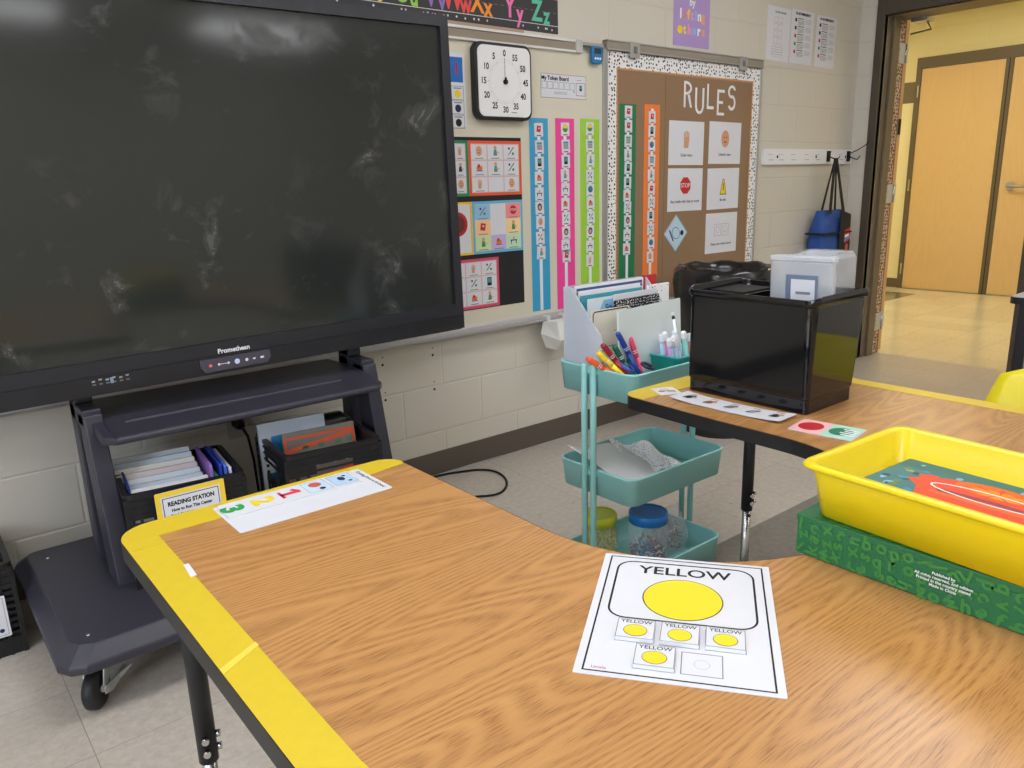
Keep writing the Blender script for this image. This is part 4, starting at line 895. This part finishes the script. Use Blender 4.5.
for i, c in enumerate([(50, 50, 60), (150, 90, 60), (130, 130, 140), (160, 160, 165), (40, 45, 60)]):
    b = B(); y = .118 - i * .059; zz = .0019 + .006 * (abs(y) / .15) ** 3; b.disc(0, y, .013, zz + .0008, ink(c), .010, 12); b.disc(.010, y - .008, .007, zz + .0009, ink((200, 150, 110)) if i in (1, 4) else GREY, n=8); b.disc(-.008, y + .008, .006, zz + .0009, ink((90, 70, 60)), .004, 7); b.rect(.024, y - .010, .026, y + .012, zz + .0008, BLK)
    b.build('picture', st_)
def rg(p, z):
    p.rect(-.045, 0, .045, .066, z, ink((240, 180, 185))); p.rect(-.045, -.066, .045, 0, z, ink((170, 215, 195))); p.disc(0, .034, .030, z + .0001, ink((190, 45, 50)), .026, 24); p.disc(0, -.030, .028, z + .0001, ink((40, 120, 90)), .024, 24)
    for i in range(4): p.rect(-.02 + i * .012, -.062, -.014 + i * .012, -.035 + .006 * (i % 2), z + .0002, WHITE)
flat('stop_go_card', 'pink and mint card with a red circle and a green circle', 'card', (1.508, -1.908), .092, .135, .13, rg, LAM, .0012)

# ---- green box + yellow bin + book ---------------------------------------------
gb = thing('green_box', 'green letter patterned cardboard box under the yellow bin', 'box', (.955, -2.168, TZ), (0, 0, 0))
GB = mat((34, 108, 66), .35, var=.05); GL = ink((66, 132, 64))
b = B(); b.box(0, .235, -.40, 0, .0005, .0585, GB); b.build('box_body', gb, bevel=.002)
b = B(); b.box(-.0025, .238, -.4025, .0025, .020, .0605, GB) if 0 else b.box(-.0008, .2358, -.4008, .0008, .0500, .0600, GB); b.build('lid', gb, bevel=.001)
b = B(); M1 = Matrix.Translation((-.0012, 0, 0)) @ Matrix(((0, 0, -1, 0), (-1, 0, 0, 0), (0, 1, 0, 0), (0, 0, 0, 1)))
b.M = M1
for i in range(66):
    ch = R.choice('abcdefghijklmnopqrstuvwxyz'); b.text(ch, .008 + (i // 3) * .0185 + R.uniform(-.002, .002), .0105 + (i % 3) * .019 + R.uniform(-.002, .002), .026, .0, GL, .0009, rot=R.uniform(-2, 2))
b.build('letter_pattern', gb)
b = B(); b.M = M1
for i, s in enumerate(['Published by', 'All rights reserved, 2nd edition', 'Printed in the country stated', 'Made in China']): b.text(s, .20, .040 - i * .0055, .0055, .0005, WHITE, .0001)
b.build('fine_print', gb)
b = B(); b.M = Matrix.Translation((0, 0, .0606))
for i in range(20):
    b.text(R.choice('abcdefghjkmnpqrstuvwxyz'), .008 + (i % 1) * .02, -.01 - i * .0195, .018, 0, GL, .0007, rot=R.uniform(-2, 2))
b.build('lid_pattern', gb)

yb = thing('yellow_bin', 'bright yellow shallow plastic bin on top of the green box', 'bin', (.968, -2.186, TZ + .0615), (0, 0, -.06))
YP = mat((236, 210, 18), .3, var=.02)
BW, BD, BH = .225, .335, .078
def yl(e, z, r=.022): return [(x, y, z) for x, y in rr(BW + 2 * e, BD + 2 * e, r, 6, BW / 2, -BD / 2)]
b = B(); b.loft([yl(.0, 0), yl(.010, BH - .012), yl(.0105, BH - .008), yl(.019, BH - .008), yl(.021, BH - .004), yl(.018, BH), yl(.009, BH), yl(.006, BH - .004), yl(-.004, .004, .02)], YP, True, True, True); b.build('bin_shell', yb)
def cover(p, z):
    w, h = .198, .283
    p.rect(-w / 2, -h / 2, w / 2, h / 2, z, ink((70, 120, 125)))
    for i in range(110): p.disc(R.uniform(-w / 2 + .012, w / 2 - .012), R.uniform(-h / 2 + .012, h / 2 - .012), R.uniform(.004, .011), z + .0001 + i * 1e-6, ink(R.choice([(50, 140, 200), (110, 130, 80), (25, 70, 90), (130, 190, 215), (140, 170, 120), (60, 90, 60)])), R.uniform(.003, .008), 7)
    O1 = ink((235, 105, 45)); O2 = ink((225, 75, 50)); O3 = ink((250, 145, 40))
    p.poly([(.02, .105), (.032, .092), (.045, .10), (.055, .085), (.052, .07), (.062, .055), (.058, .03), (.07, .01), (.074, -.04), (.066, -.09), (.05, -.12), (.0, -.138), (-.06, -.11), (-.075, -.05), (-.06, .03), (-.03, .07), (.0, .08)], z + .0003, O2)
    p.disc(.050, -.005, .024, z + .0004, O1, .055, 20); p.disc(.044, -.01, .014, z + .0005, O3, .038, 20)
    for i in range(9): p.poly([(.044, -.01), (.044 + .022 * math.cos(i * .7), -.01 + .05 * math.sin(i * .7)), (.044 + .022 * math.cos(i * .7 + .15), -.01 + .05 * math.sin(i * .7 + .15))], z + .00055, O2)
    p.ring([(.022 + .022 * math.cos(i * .3), -.01 + .082 * math.sin(i * .3)) for i in range(21)], .0028, z + .0006, WHITE)
    p.poly([(.0, .05), (.012, .06), (.018, -.02), (.012, -.10), (.0, -.11), (.008, -.02)], z + .0005, ink((150, 60, 70)))
    p.poly([(-.01, .06), (.0, .06), (.004, -.10), (-.01, -.12)], z + .0005, O1)
flat('orange_book', 'orange book lying under the picture book inside the yellow bin', 'book', (1.088, -2.350), .196, .286, -.06, None, mat((238, 150, 40), .35), .0215, None, TZ + .0615 + .0045)
bk = flat('picture_book', 'picture book with an orange creature on blue cover inside yellow bin', 'book', (1.083, -2.350), .200, .285, -.07, cover, mat((80, 130, 135), .2), .007, None, TZ + .0615 + .0265, part='cover_art')

# ---- black tub + clear box --------------------------------------------------------
tub = thing('black_tub', 'tall glossy black plastic tub standing on the right table arm', 'tub', (1.667, -1.665, TZ), (0, 0, 0))
TB = mat((14, 15, 18), .07, var=.02, spec=.5)
def tl(e, z, r=.02, arch=0, dx=0):
    # footprint x 1.57..1.763 , y -1.815..-1.495 ; right side flares with height
    P = rr(.20 + 2 * e[0], .332 + 2 * e[1], r, 6, dx, 0.006); out = []
    for x, y in P:
        t = (x - dx) / (.10 + e[0]); out.append((x, y, z + arch * (1 - t * t)))
    return out
HT = .262
b = B()
b.loft([tl((0, 0), .0015, .012, .0), tl((.000, .000), .034, .012), tl((.003, .002), .037, .012), tl((.020, .004), HT - .022, dx=.016), tl((.020, .004), HT - .016, dx=.016), tl((.027, .010), HT - .014, .026, .006, .018), tl((.028, .011), HT - .008, .026, .014, .018), tl((.026, .009), HT, .026, .020, .018), tl((.020, .005), HT, .022, .020, .018), tl((.018, .003), HT - .01, .02, .006, .017), tl((-.004, -.004), .006, .012)], TB, True, True, False)
b.build('tub_shell', tub, bevel=.0015)
b = B(); b.box(-.075, .10, .028, .032, .02, HT - .005, TB); b.build('divider', tub)
b = B(); b.box(-.05, .08, -.03, .075, .13, HT - .010, mat((14, 14, 16), .5)); tag(b.build('black_case', None, (1.70, -1.56, TZ)), 'black flat case standing inside the tall black tub', 'case')
CLR = glassy('clear_plastic', (222, 225, 230), .46, .16)
cb = thing('clear_box', 'clear plastic storage box tilted up inside the black tub', 'box', (1.672, -1.748, .90), (.0, -.06, .12))
def cl2(w, d, z, r=.02): return [(x, y, z) for x, y in rr(w, d, r, 5, w / 2 - .02, 0)]
b = B(); b.loft([cl2(.16, .125, 0), cl2(.165, .125, .13, .022), cl2(.155, .115, .145, .02), cl2(.115, .075, .145, .02), cl2(.105, .07, .130, .016)], CLR, True, True, True); b.build('box_body', cb)
b = B(); b.loft([[(x, y, z) for x, y in rr(.02, .15, .006, 4, -.026, .0)] for z in (0, .140)], CLR); b.loft([[(x, y, z) for x, y in rr(.03, .155, .008, 4, -.022, .0)] for z in (.140, .152)], CLR); b.build('lid', cb, bevel=.003)
b = B(); b.box(-.0372, -.0364, -.040, .035, .040, .110, mat((110, 125, 150), .5)); b.box(-.0378, -.0373, -.034, .022, .045, .10, PAPER); b.box(-.0384, -.0379, -.024, .010, .066, .072, mat((130, 130, 140), .5)); b.build('picture_label', cb)

# ---- trash can ---------------------------------------------------------------------
tr = thing('trash_can', 'round black trash can lined with a black bag by the board', 'trash can', (3.17, -.45, 0))
b = B(); b.lathe([(.175, .0), (.18, .01), (.215, .70), (.222, .70), (.222, .72), (.212, .72), (.172, .015)], mat((30, 30, 33), .5), 32, True, True); b.build('can', tr)
b = B(); loops = []
BGM = mat((16, 16, 18), .22, spec=.6)
for r, z, a in ((.224, .52, .003), (.232, .60, .004), (.243, .68, .005), (.250, .75, .005), (.245, .795, .005), (.228, .822, .004), (.210, .815, .004), (.200, .78, .005), (.185, .70, .006), (.15, .45, .006), (.05, .40, .0)):
    ph = len(loops) * .45; loops.append([((r + a * math.sin(5 * t + ph) + a * .8 * math.sin(17 * t + 2 * ph)) * math.cos(t), (r + a * math.sin(7 * t + ph)) * math.sin(t), z + a * 1.2 * math.sin(9 * t + ph) * (1 if r > .19 else .5)) for t in [2 * PI * i / 56 for i in range(56)]])
b.loft(loops, BGM, False, True, True); b.build('bin_liner', tr)

# ================================================================= TEAL CART
ct = thing('utility_cart', 'teal three tier metal utility cart beside the table', 'cart', (1.76, -1.175, 0))
CX, CY = 1.76, -1.175
TI = mat((112, 176, 172), .4, var=.02)
def tray(zr, dep, name='tray'):
    b = B(); w, d, r = .44, .31, .035
    def q(e, z): return [(x, y, z) for x, y in rr(w - 2 * e, d - 2 * e, r, 6)]
    b.loft([q(.006, zr - dep), q(.0, zr - .006), q(-.0025, zr - .003), q(0, zr), q(.004, zr), q(.0045, zr - .004), q(.010, zr - dep + .004)], TEAL, True, True, True); return b.build(name, ct)
tray(.712, .085); tray(.405, .085); tray(.105, .085)
for sx in (-1, 1):
    for dy in (-.012, .024):
        x = sx * .231; y = dy
        b = B(); b.lathe([(.0095, .018), (.0095, .716), (.006, .722)], TEAL, 14, c=(x, y)); po = b.build('post', ct)
        b = B(); b.lathe([(.012, .0), (.012, .012), (.0095, .02)], BLK, 12, c=(x, y)); b.build('foot_cap', po)
    b = B()
    for z in (.706, .395, .09): b.box(sx * .222 - .004, sx * .222 + .004, -.02, .032, z - .012, z + .002, TEAL)
    b.build('tray_bracket', ct)
# ---- top tray contents ---------------------------------------------------------------
ZT = .712 - .085 + .0045
FR = glassy('frosted_plastic', (222, 226, 236), .58, .35)
fo = thing('file_sorter', 'frosted plastic file sorter in the top tray of the cart', 'file holder', (1.73, -1.12, ZT))
for x in (-.165, .165):
    b = B(); b.loft([[(x + e, y, z) for y, z in ((-.068, 0), (.09, 0), (.09, .298), (.058, .298), (-.068, .165))] for e in (-.0015, .0015)], FR if abs(x) > .1 else FR); b.build('side_panel' if abs(x) > .1 else 'divider', fo)
b = B(); b.box(-.165, .165, .088, .091, 0, .298, FR); b.build('back_panel', fo)
b = B(); b.box(-.165, .165, -.068, .088, 0, .003, FR); b.build('floor_panel', fo)
def fileleaf(name, label, cat, xc, y, w, h, th, c, tilt=.04, rz=0, draw=None): return leaf(name, label, cat, (xc, y, ZT + .004), w, h, th, mat(c, .4) if isinstance(c, tuple) else c, tilt, rz, draw)
def pat(p, z):
    p.rect(-.145, .268, .145, .287, z, ink((70, 90, 145)))
    for i in range(36): p.disc(-.14 + i * .008, .2775, .0022, z + .0001, WHITE, n=5)
fileleaf('spiral_notebook', 'white notebook with navy patterned top edge at back of file sorter', 'notebook', 1.735, -1.052, .30, .295, .006, (232, 232, 236), .0, 0, pat)
fileleaf('white_folder', 'white folder in front of the navy patterned notebook', 'folder', 1.725, -1.064, .27, .28, .004, (240, 240, 240), .0, 0)
fileleaf('teal_folder', 'teal folder standing in the file sorter', 'folder', 1.72, -1.077, .27, .268, .004, (70, 160, 175), 0, 0)
def pb(p, z): p.poly([(-.1, .2), (.13, .2), (.13, .25), (-.07, .25)], z, ink((140, 190, 220))); p.text('Social', -.03, .225, .03, z + .0001, ink((50, 90, 130)), .0005)
fileleaf('paper_booklet', 'pale blue printed booklet in the middle of the file sorter', 'booklet', 1.735, -1.092, .27, .258, .005, (222, 232, 238), 0, 0, pb)
leaf('green_card', 'lime green card at the left rear corner of the file sorter', 'card', (1.60, -1.038, ZT + .004), .05, .28, .002, mat((120, 180, 60), .5), 0, 0)
CMP = dots_mat('composition_marble', (20, 20, 22), (235, 235, 235), 130, .28)
o = fileleaf('composition_notebook', 'black and white marbled composition notebook in file sorter', 'notebook', 1.79, -1.112, .205, .247, .010, CMP, 0, 0.03)
fileleaf('white_paper_stack', 'loose white papers behind the marbled notebook', 'papers', 1.80, -1.100, .20, .262, .004, PAPER, 0, 0.02)
def creamb(p, z): p.ring(rr(.152, .228, .012, 4, 0, .116), .0035, z, BLK); p.text('CRAFT', .03, .16, .014, z, GREY, .0005)
fileleaf('clipboard', 'cream board with a black rim at the front left of file sorter', 'clipboard', 1.645, -1.142, .16, .232, .004, (228, 222, 205), 0.0, 0, creamb)
fileleaf('cream_card', 'cream card with a grey outline below the black rimmed board', 'card', 1.64, -1.153, .15, .165, .003, (228, 222, 208), 0.0, 0, lambda p, z: p.ring(rr(.1, .1, .012, 4, .01, .075), .002, z, GREY))
leaf('dry_erase_board', 'white dry erase board leaning in the front of the cart tray', 'whiteboard', (1.775, -1.192, ZT + .0015), .325, .235, .005, mat((222, 230, 230), .25, var=.02, scale=8), .05, .115)
b = B(); b.M = Matrix.Translation((1.915, -1.055, .90)); b.box(-.03, .03, -.004, .004, -.2, .035, mat((190, 40, 40), .5)); tag(b.build('red_card'), 'red card peeking above the rear right of the file sorter', 'card')
b = B(); b.box(-.05, .05, -.004, .004, -.25, .012, dots_mat('dotted_paper', (240, 240, 240), (40, 40, 40), 90, .25)); tag(b.build('dotted_card', None, (1.925, -1.085, .895)), 'black dotted white card right of the file sorter papers', 'card')
def marker(name, label, head, tail, cap, body, group=None, r=.0075, Lc=.42):
    h, t = Vector(head), Vector(tail); d = (t - h); n = d.length
    o = thing(name, label, 'marker', tuple(t), (0, 0, 0), group); o.rotation_mode = 'QUATERNION'; o.rotation_quaternion = Vector((0, 0, 1)).rotation_difference((h - t).normalized())
    b = B(); b.lathe([(r * .9, 0), (r, .006), (r, n * (1 - Lc) - .004)], mat(body, .35), 14); b.build('barrel', o)
    b = B(); b.lathe([(r * 1.05, n * (1 - Lc) - .003), (r * 1.12, n * (1 - Lc)), (r * 1.12, n - .008), (r * .8, n)], mat(cap, .3), 14); b.build('cap', o)
    b = B(); [b.lathe([(r * 1.14, n * (1 - Lc) + q), (r * 1.14, n * (1 - Lc) + q + .0022)], WHITE, 14, False, False) for q in (.010, .016)]; b.build('band', o)
    return o
MK = [('orange', (238, 100, 45), (1.496, -1.195, .749), (1.605, -1.24, .672)), ('yellow', (245, 210, 40), (1.522, -1.212, .765), (1.612, -1.245, .672)), ('dark red', (150, 30, 50), (1.538, -1.214, .785), (1.630, -1.24, .672)), ('dark green', (25, 90, 70), (1.585, -1.215, .775), (1.645, -1.24, .66)), ('green', (40, 120, 90), (1.640, -1.192, .763), (1.675, -1.222, .65)), ('navy blue', (35, 65, 150), (1.609, -1.205, .808), (1.688, -1.232, .66)), ('pink', (225, 70, 110), (1.667, -1.20, .785), (1.705, -1.228, .65))]
for nme, c, h, t in MK: marker('marker', '%s marker standing in the front left of the top cart tray' % nme, h, t, c, tuple(min(255, v + (12 if v > 60 else 0)) for v in c), 'markers in the top tray')
# scissors
sc = thing('scissors', 'blue handled scissors lying in the front corner of top tray', 'scissors', (1.625, -1.262, .705))
b = B(); SB = mat((60, 80, 170), .4)
b.tube([(.03 * math.cos(a) * 1.15, .022 * math.sin(a), .004 * math.sin(a)) for a in [i * PI / 8 for i in range(17)]], .0048, SB, 8, caps=False)
b.build('handle', sc, (-.005, .03, .006), (.35, -.1, .9))
b = B(); b.tube([(.024 * math.cos(a) * 1.2, .018 * math.sin(a), 0) for a in [i * PI / 8 for i in range(17)]], .0045, mat((30, 35, 60), .4), 8, caps=False); b.build('handle', sc, (.04, -.01, .006), (.4, .1, .6))
b = B(); b.prism([(0, -.004), (.09, 0), (0, .006)], 0, .0015, CHROME); b.build('blade', sc, (.02, .01, -.0), (0, .6, -.6))
# teal basket with pale markers
tk = thing('teal_basket', 'small turquoise basket of pale markers in the top cart tray', 'basket', (1.865, -1.235, ZT))
TK = mat((40, 170, 160), .3)
b = B(); b.loft([[(x, y, z) for x, y in rr(w, d, .015, 4)] for w, d, z in ((.17, .10, 0), (.195, .125, .085), (.205, .135, .085), (.205, .135, .09), (.192, .122, .09), (.16, .09, .006))], TK, True, True, True); b.build('basket_shell', tk)
pc = [(190, 160, 215), (150, 205, 210), (205, 170, 215), (140, 205, 195), (225, 150, 170), (175, 150, 210), (160, 195, 220), (200, 120, 150), (150, 160, 210), (210, 200, 230), (185, 175, 220)]
wd = ['lilac', 'pale aqua', 'mauve', 'mint', 'rose', 'violet', 'sky blue', 'dark rose', 'periwinkle', 'pale lavender', 'soft purple']
for i in range(11):
    x = 1.80 + (i % 6) * .024; y = -1.262 + (i // 6) * .035
    marker('pale_marker', '%s barrelled white capped marker in the small turquoise basket' % wd[i], (x - .020 + R.uniform(-.014, .014), y + .01 + R.uniform(-.012, .012), .778 + R.uniform(-.018, .010)), (x + .002, y + .005, .645), (240, 240, 244), pc[i], 'pale markers in the turquoise basket', .0078, .16)
marker('white_marker', 'slim white marker with black tip leaning on dry erase board', (1.856, -1.205, .825), (1.872, -1.215, .72), (50, 60, 60), (238, 240, 240), None, .005, .06)
# ---- middle tray ---------------------------------------------------------------
def crumple(name, label, cat, pts, m, n=14, amp=.006, seed=1, th=.0008):
    RR = random.Random(seed); P = [Vector(p) for p in pts]; vs = []; fs = []
    f = [(RR.uniform(2, 9), RR.uniform(2, 9), RR.uniform(0, 6)) for _ in range(5)]
    for i in range(n + 1):
        for j in range(n + 1):
            u, v = i / n, j / n; p = P[0] * (1 - u) * (1 - v) + P[1] * u * (1 - v) + P[2] * u * v + P[3] * (1 - u) * v
            p = p + Vector((0, 0, amp * sum(math.sin(a * u + b_ * v + c) for a, b_, c in f) / 2)); vs.append(tuple(p))
    for i in range(n):
        for j in range(n): a = i * (n + 1) + j; fs.append((a, a + n + 1, a + n + 2, a + 1))
    b = B(); b.add(vs, fs, m, True); o = b.build(name, None, solid=th); return tag(o, label, cat)
crumple('plastic_sleeve', 'crumpled translucent white plastic sleeve in the middle cart tray', 'plastic sleeve', [(1.558, -1.045, .436), (1.562, -1.30, .385), (1.72, -1.318, .378), (1.76, -1.06, .402)], glassy('milky_plastic', (246, 246, 248), .82, .3), seed=3)
crumple('patterned_paper', 'crumpled white tissue with dark floral pattern in middle tray', 'paper', [(1.74, -1.04, .415), (1.66, -1.28, .375), (1.82, -1.29, .38), (1.90, -1.08, .372)], dots_mat('floral_print', (250, 248, 252), (105, 100, 135), 120, .30), amp=.008, seed=8)
b = B(); b.loft([[(x, y, z) for x, y in rr(.25, .2, .03, 4)] for z in (0, .035)], mat((225, 225, 228), .6)); tag(b.build('folded_cloth', None, (1.70, -1.17, .3255)), 'folded white cloth under the sleeve in the middle cart tray', 'cloth')
# ---- bottom tray ---------------------------------------------------------------
JG = glassy('jar_plastic', (225, 235, 232), .20, .05)
def jar(label, x, y, r, h, lidc, fill, fcols, n, lr):
    t = thing('plastic_jar', label, 'jar', (x, y, .0245))
    b = B(); b.lathe([(r * .9, 0), (r, .01), (r, h * .68), (r * .86, h * .80), (r * .86, h * .86)], JG, 28, True, False); b.build('jar_body', t)
    b = B(); b.lathe([(lr * 1.0, h * .82), (lr, h * .985), (lr * .95, h), (lr * .8, h), (lr * .78, h * .985)], mat(lidc, .3), 32); b.build('lid', t)
    b = B()
    for i in range(n):
        a = R.uniform(0, 2 * PI); q = r * .84 * math.sqrt(R.random()); z = R.uniform(.012, h * fill); c = fcols[i % len(fcols)]
        d = Vector((R.uniform(-1, 1), R.uniform(-1, 1), R.uniform(-1, 1))).normalized() * .008
        p = Vector((q * math.cos(a), q * math.sin(a), z)); b.tube([tuple(p - d), tuple(p + d)], .0028, ink(c), 5, False)
    o = b.build('contents', t); o['kind'] = 'stuff'
    return t
jar('clear jar of yellow green pieces with a lime lid, bottom cart tray', 1.640, -1.105, .058, .185, (205, 205, 45), .72, [(205, 200, 70), (180, 182, 60), (225, 220, 120)], 700, .054)
jar('clear jar with a bright blue lid in the bottom cart tray', 1.762, -1.20, .064, .186, (28, 118, 195), .42, [(50, 60, 140), (170, 70, 60), (60, 120, 160), (200, 190, 190)], 160, .062)
zb = thing('zip_bag', 'clear zip bag of grey fluffy pieces beside the blue jar', 'bag', (1.882, -1.17, .0245))
b = B(); b.loft([[(x, y, z) for x, y in rr(w, d, .02, 4)] for w, d, z in ((.13, .09, 0), (.15, .11, .05), (.14, .07, .10), (.14, .012, .135), (.14, .004, .15))], glassy('zip_plastic', (230, 232, 235), .25, .1), smooth=True); b.build('bag_film', zb)
b = B()
for i in range(260):
    p = Vector((R.uniform(-.055, .055), R.uniform(-.035, .035), R.uniform(.006, .09))); d = Vector((R.uniform(-1, 1), R.uniform(-1, 1), R.uniform(-1, 1))).normalized() * .010
    b.tube([tuple(p - d), tuple(p + d)], .0018, ink(R.choice([(120, 112, 105), (150, 142, 135), (95, 90, 85), (190, 186, 180)])), 4, False)
o = b.build('contents', zb); o['kind'] = 'stuff'

# ================================================================= RIGHT SIDE: chair, desk
ch = thing('plastic_chair', 'bright yellow plastic school chair behind the right of the table', 'chair', (2.10, -2.155, 0))
YC = mat((234, 216, 26), .3, var=.02)
b = B(); loops = []
N = 12
def prof_back(v):   # v in 0..1 up; returns offset x, half width
    return .135 + .07 * v - .03 * math.sin(PI * v), .185 + .012 * math.sin(PI * v) - .02 * max(0, v - .8) * 5 * .35
vs = []; fs = []
nu, nv = 12, 14
for j in range(nv + 1):
    v = j / nv; x, hw = prof_back(v)
    for i in range(nu + 1):
        u = i / nu * 2 - 1; zz = .455 + .275 * v - (.03 * max(0, abs(u) - .55) / .45 * (1 if v > .6 else 0)) ** 1
        vs.append((x - .035 * u * u, u * hw, zz))
for j in range(nv):
    for i in range(nu): a = j * (nu + 1) + i; fs.append((a, a + 1, a + nu + 2, a + nu + 1))
b.add(vs, fs, YC, True); b.build('backrest', ch, solid=.006)
b = B(); vs = []; fs = []
for j in range(nv + 1):
    v = j / nv; x = -.24 + .38 * v
    for i in range(nu + 1):
        u = i / nu * 2 - 1; hw = .19 - .01 * (v > .8); vs.append((x, u * hw, .43 + .012 * u * u - .03 * max(0, .15 - v) / .15 + .03 * max(0, v - .85) / .15))
for j in range(nv):
    for i in range(nu): a = j * (nu + 1) + i; fs.append((a, a + 1, a + nu + 2, a + nu + 1))
b.add(vs, fs, YC, True); b.build('seat', ch, solid=.006)
for sy in (-1, 1):
    for x0, x1 in ((-.16, -.22), (.10, .19)):
        b = B(); b.tube([(x0, sy * .15, .42), (x1, sy * .185, .006)], .0115, CHROME, 10); lg = b.build('leg', ch)
        b = B(); b.tube([(x1 - .0, sy * .1845, .022), (x1, sy * .185, 0)], .015, BLK, 10); b.build('foot_cap', lg)
b = B()
for sy in (-1, 1): b.tube([(-.17, sy * .15, .418), (.0, sy * .15, .414), (.11, sy * .15, .43), (.15, sy * .15, .50), (.155, sy * .15, .56)], .010, CHROME, 8)
b.build('frame', ch)

dk = thing('side_desk', 'black edged grey desk with dark legs by the doorway right edge', 'desk', (3.73, -1.95, 0))
DKM = mat((38, 36, 40), .4); GP = mat((150, 148, 155), .5)
b = B(); b.prism(rr(.66, .70, .04, 5), .722, .748, DKM); b.build('desktop_edge', dk)
b = B(); b.prism(rr(.655, .695, .038, 5), .748, .750, mat((175, 172, 176), .35)); b.build('desktop', dk)
for sx in (-1, 1):
    for sy in (-1, 1): b = B(); b.box(sx * .295 - .025, sx * .295 + .025, sy * .29 - .02, sy * .29 + .02, 0, .722, DKM); b.build('leg', dk, bevel=.004)
b = B(); b.box(-.27, .27, .285, .295, .30, .66, GP); b.box(-.315, -.305, -.27, .27, .45, .66, GP); b.build('side_panel', dk)
b = B(); b.box(-.27, .27, .28, .3, .22, .28, DKM); b.box(-.305, -.285, -.27, .27, .36, .42, DKM); b.build('crossbar', dk)
bx = thing('black_monitor', 'dark upright screen back standing on the side desk, cut by the frame', 'monitor', (3.62, -1.70, .751), (0, 0, .5))
b = B(); b.prism(rr(.2, .14, .02, 4), 0, .014, DKM); b.build('monitor_foot', bx)
b = B(); b.box(-.02, .02, -.015, .015, .014, .12, DKM); b.build('neck', bx)
b = B(); b.box(-.03, .40, -.02, .02, .03, .34, DKM); b.build('screen_housing', bx, bevel=.006)

# ================================================================= LIGHTS
EM = emit('lamp_diffuser', (250, 251, 255), 8.5)
def troffer(x, y, z=2.742):
    t = thing('ceiling_light', 'rectangular fluorescent ceiling light panel', 'ceiling light', (x, y, z), group='ceiling light panels')
    b = B(); b.box(-.61, .61, -.305, -.29, -.012, 0, WHITE); b.box(-.61, .61, .29, .305, -.012, 0, WHITE); b.box(-.61, -.595, -.29, .29, -.012, 0, WHITE); b.box(.595, .61, -.29, .29, -.012, 0, WHITE); b.build('frame', t)
    b = B(); b.box(-.595, .595, -.29, .29, -.008, -.001, EM); b.build('diffuser', t)
    return t
for x in (-1.3, .95, 3.3):
    for y in (-5.95, -3.75, -1.5): troffer(x, y)
EM2 = emit('hall_diffuser', (255, 244, 214), 14.0)
for y in (-2.2, .4, 2.6):
    t = thing('hall_light', 'rectangular hallway ceiling light panel', 'ceiling light', (7.1, y, 2.792), group='hall ceiling lights')
    b = B(); b.box(-.305, .305, -.61, .61, -.01, 0, WHITE); b.build('frame', t)
    b = B(); b.box(-.29, .29, -.595, .595, -.014, -.0105, EM2); b.build('diffuser', t)
w = bpy.data.worlds.new('World'); SC.world = w; w.use_nodes = True
bg = w.node_tree.nodes['Background']; bg.inputs[0].default_value = lin((205, 222, 255)); bg.inputs[1].default_value = 2.0
la = bpy.data.lights.new('window_daylight', 'AREA'); la.shape = 'RECTANGLE'; la.size = 3.3; la.size_y = 1.3; la.energy = 110; la.color = (.75, .86, 1.0)
lo = bpy.data.objects.new('window_daylight', la); COL.objects.link(lo); lo.location = (-2.60, -2.9, 1.6); lo.rotation_euler = (0, -PI / 2, 0)

# everything on the board faces sits a little proud of the wall, so it is a little smaller across
KP = .9934
for o in list(COL.objects):
    if o.parent is None and (o.name.split('.')[0] in ('schedule_strip', 'picture_card', 'backing_sheet', 'picture_chart', 'color_chart', 'token_board', 'paper_letter', 'rule_poster', 'diamond_sign')) and o.location.y < -.001 and o.location.y > -.06:
        o.location.x *= KP; o.location.z = 1.2242 + (o.location.z - 1.2242) * KP
for r0 in (wb, bb):
    for o in r0.children:
        for v in o.data.vertices: v.co.x *= KP; v.co.z = 1.2242 + (v.co.z - 1.2242) * KP

# ================================================================= CAMERA
cd = bpy.data.cameras.new('camera'); cam = bpy.data.objects.new('camera', cd); COL.objects.link(cam)
cd.sensor_width = 36; cd.sensor_fit = 'HORIZONTAL'; cd.lens = 773.2934 / 1024 * 36; cd.clip_start = .02
r_ = Vector((.7728, -.634, -.0283)).normalized(); f_ = Vector((.609, .7533, -.2485)).normalized(); u_ = r_.cross(f_).normalized(); r_ = f_.cross(u_)
cam.matrix_world = Matrix(((r_.x, u_.x, -f_.x, 0), (r_.y, u_.y, -f_.y, -2.7087), (r_.z, u_.z, -f_.z, 1.2242), (0, 0, 0, 1)))
SC.camera = cam
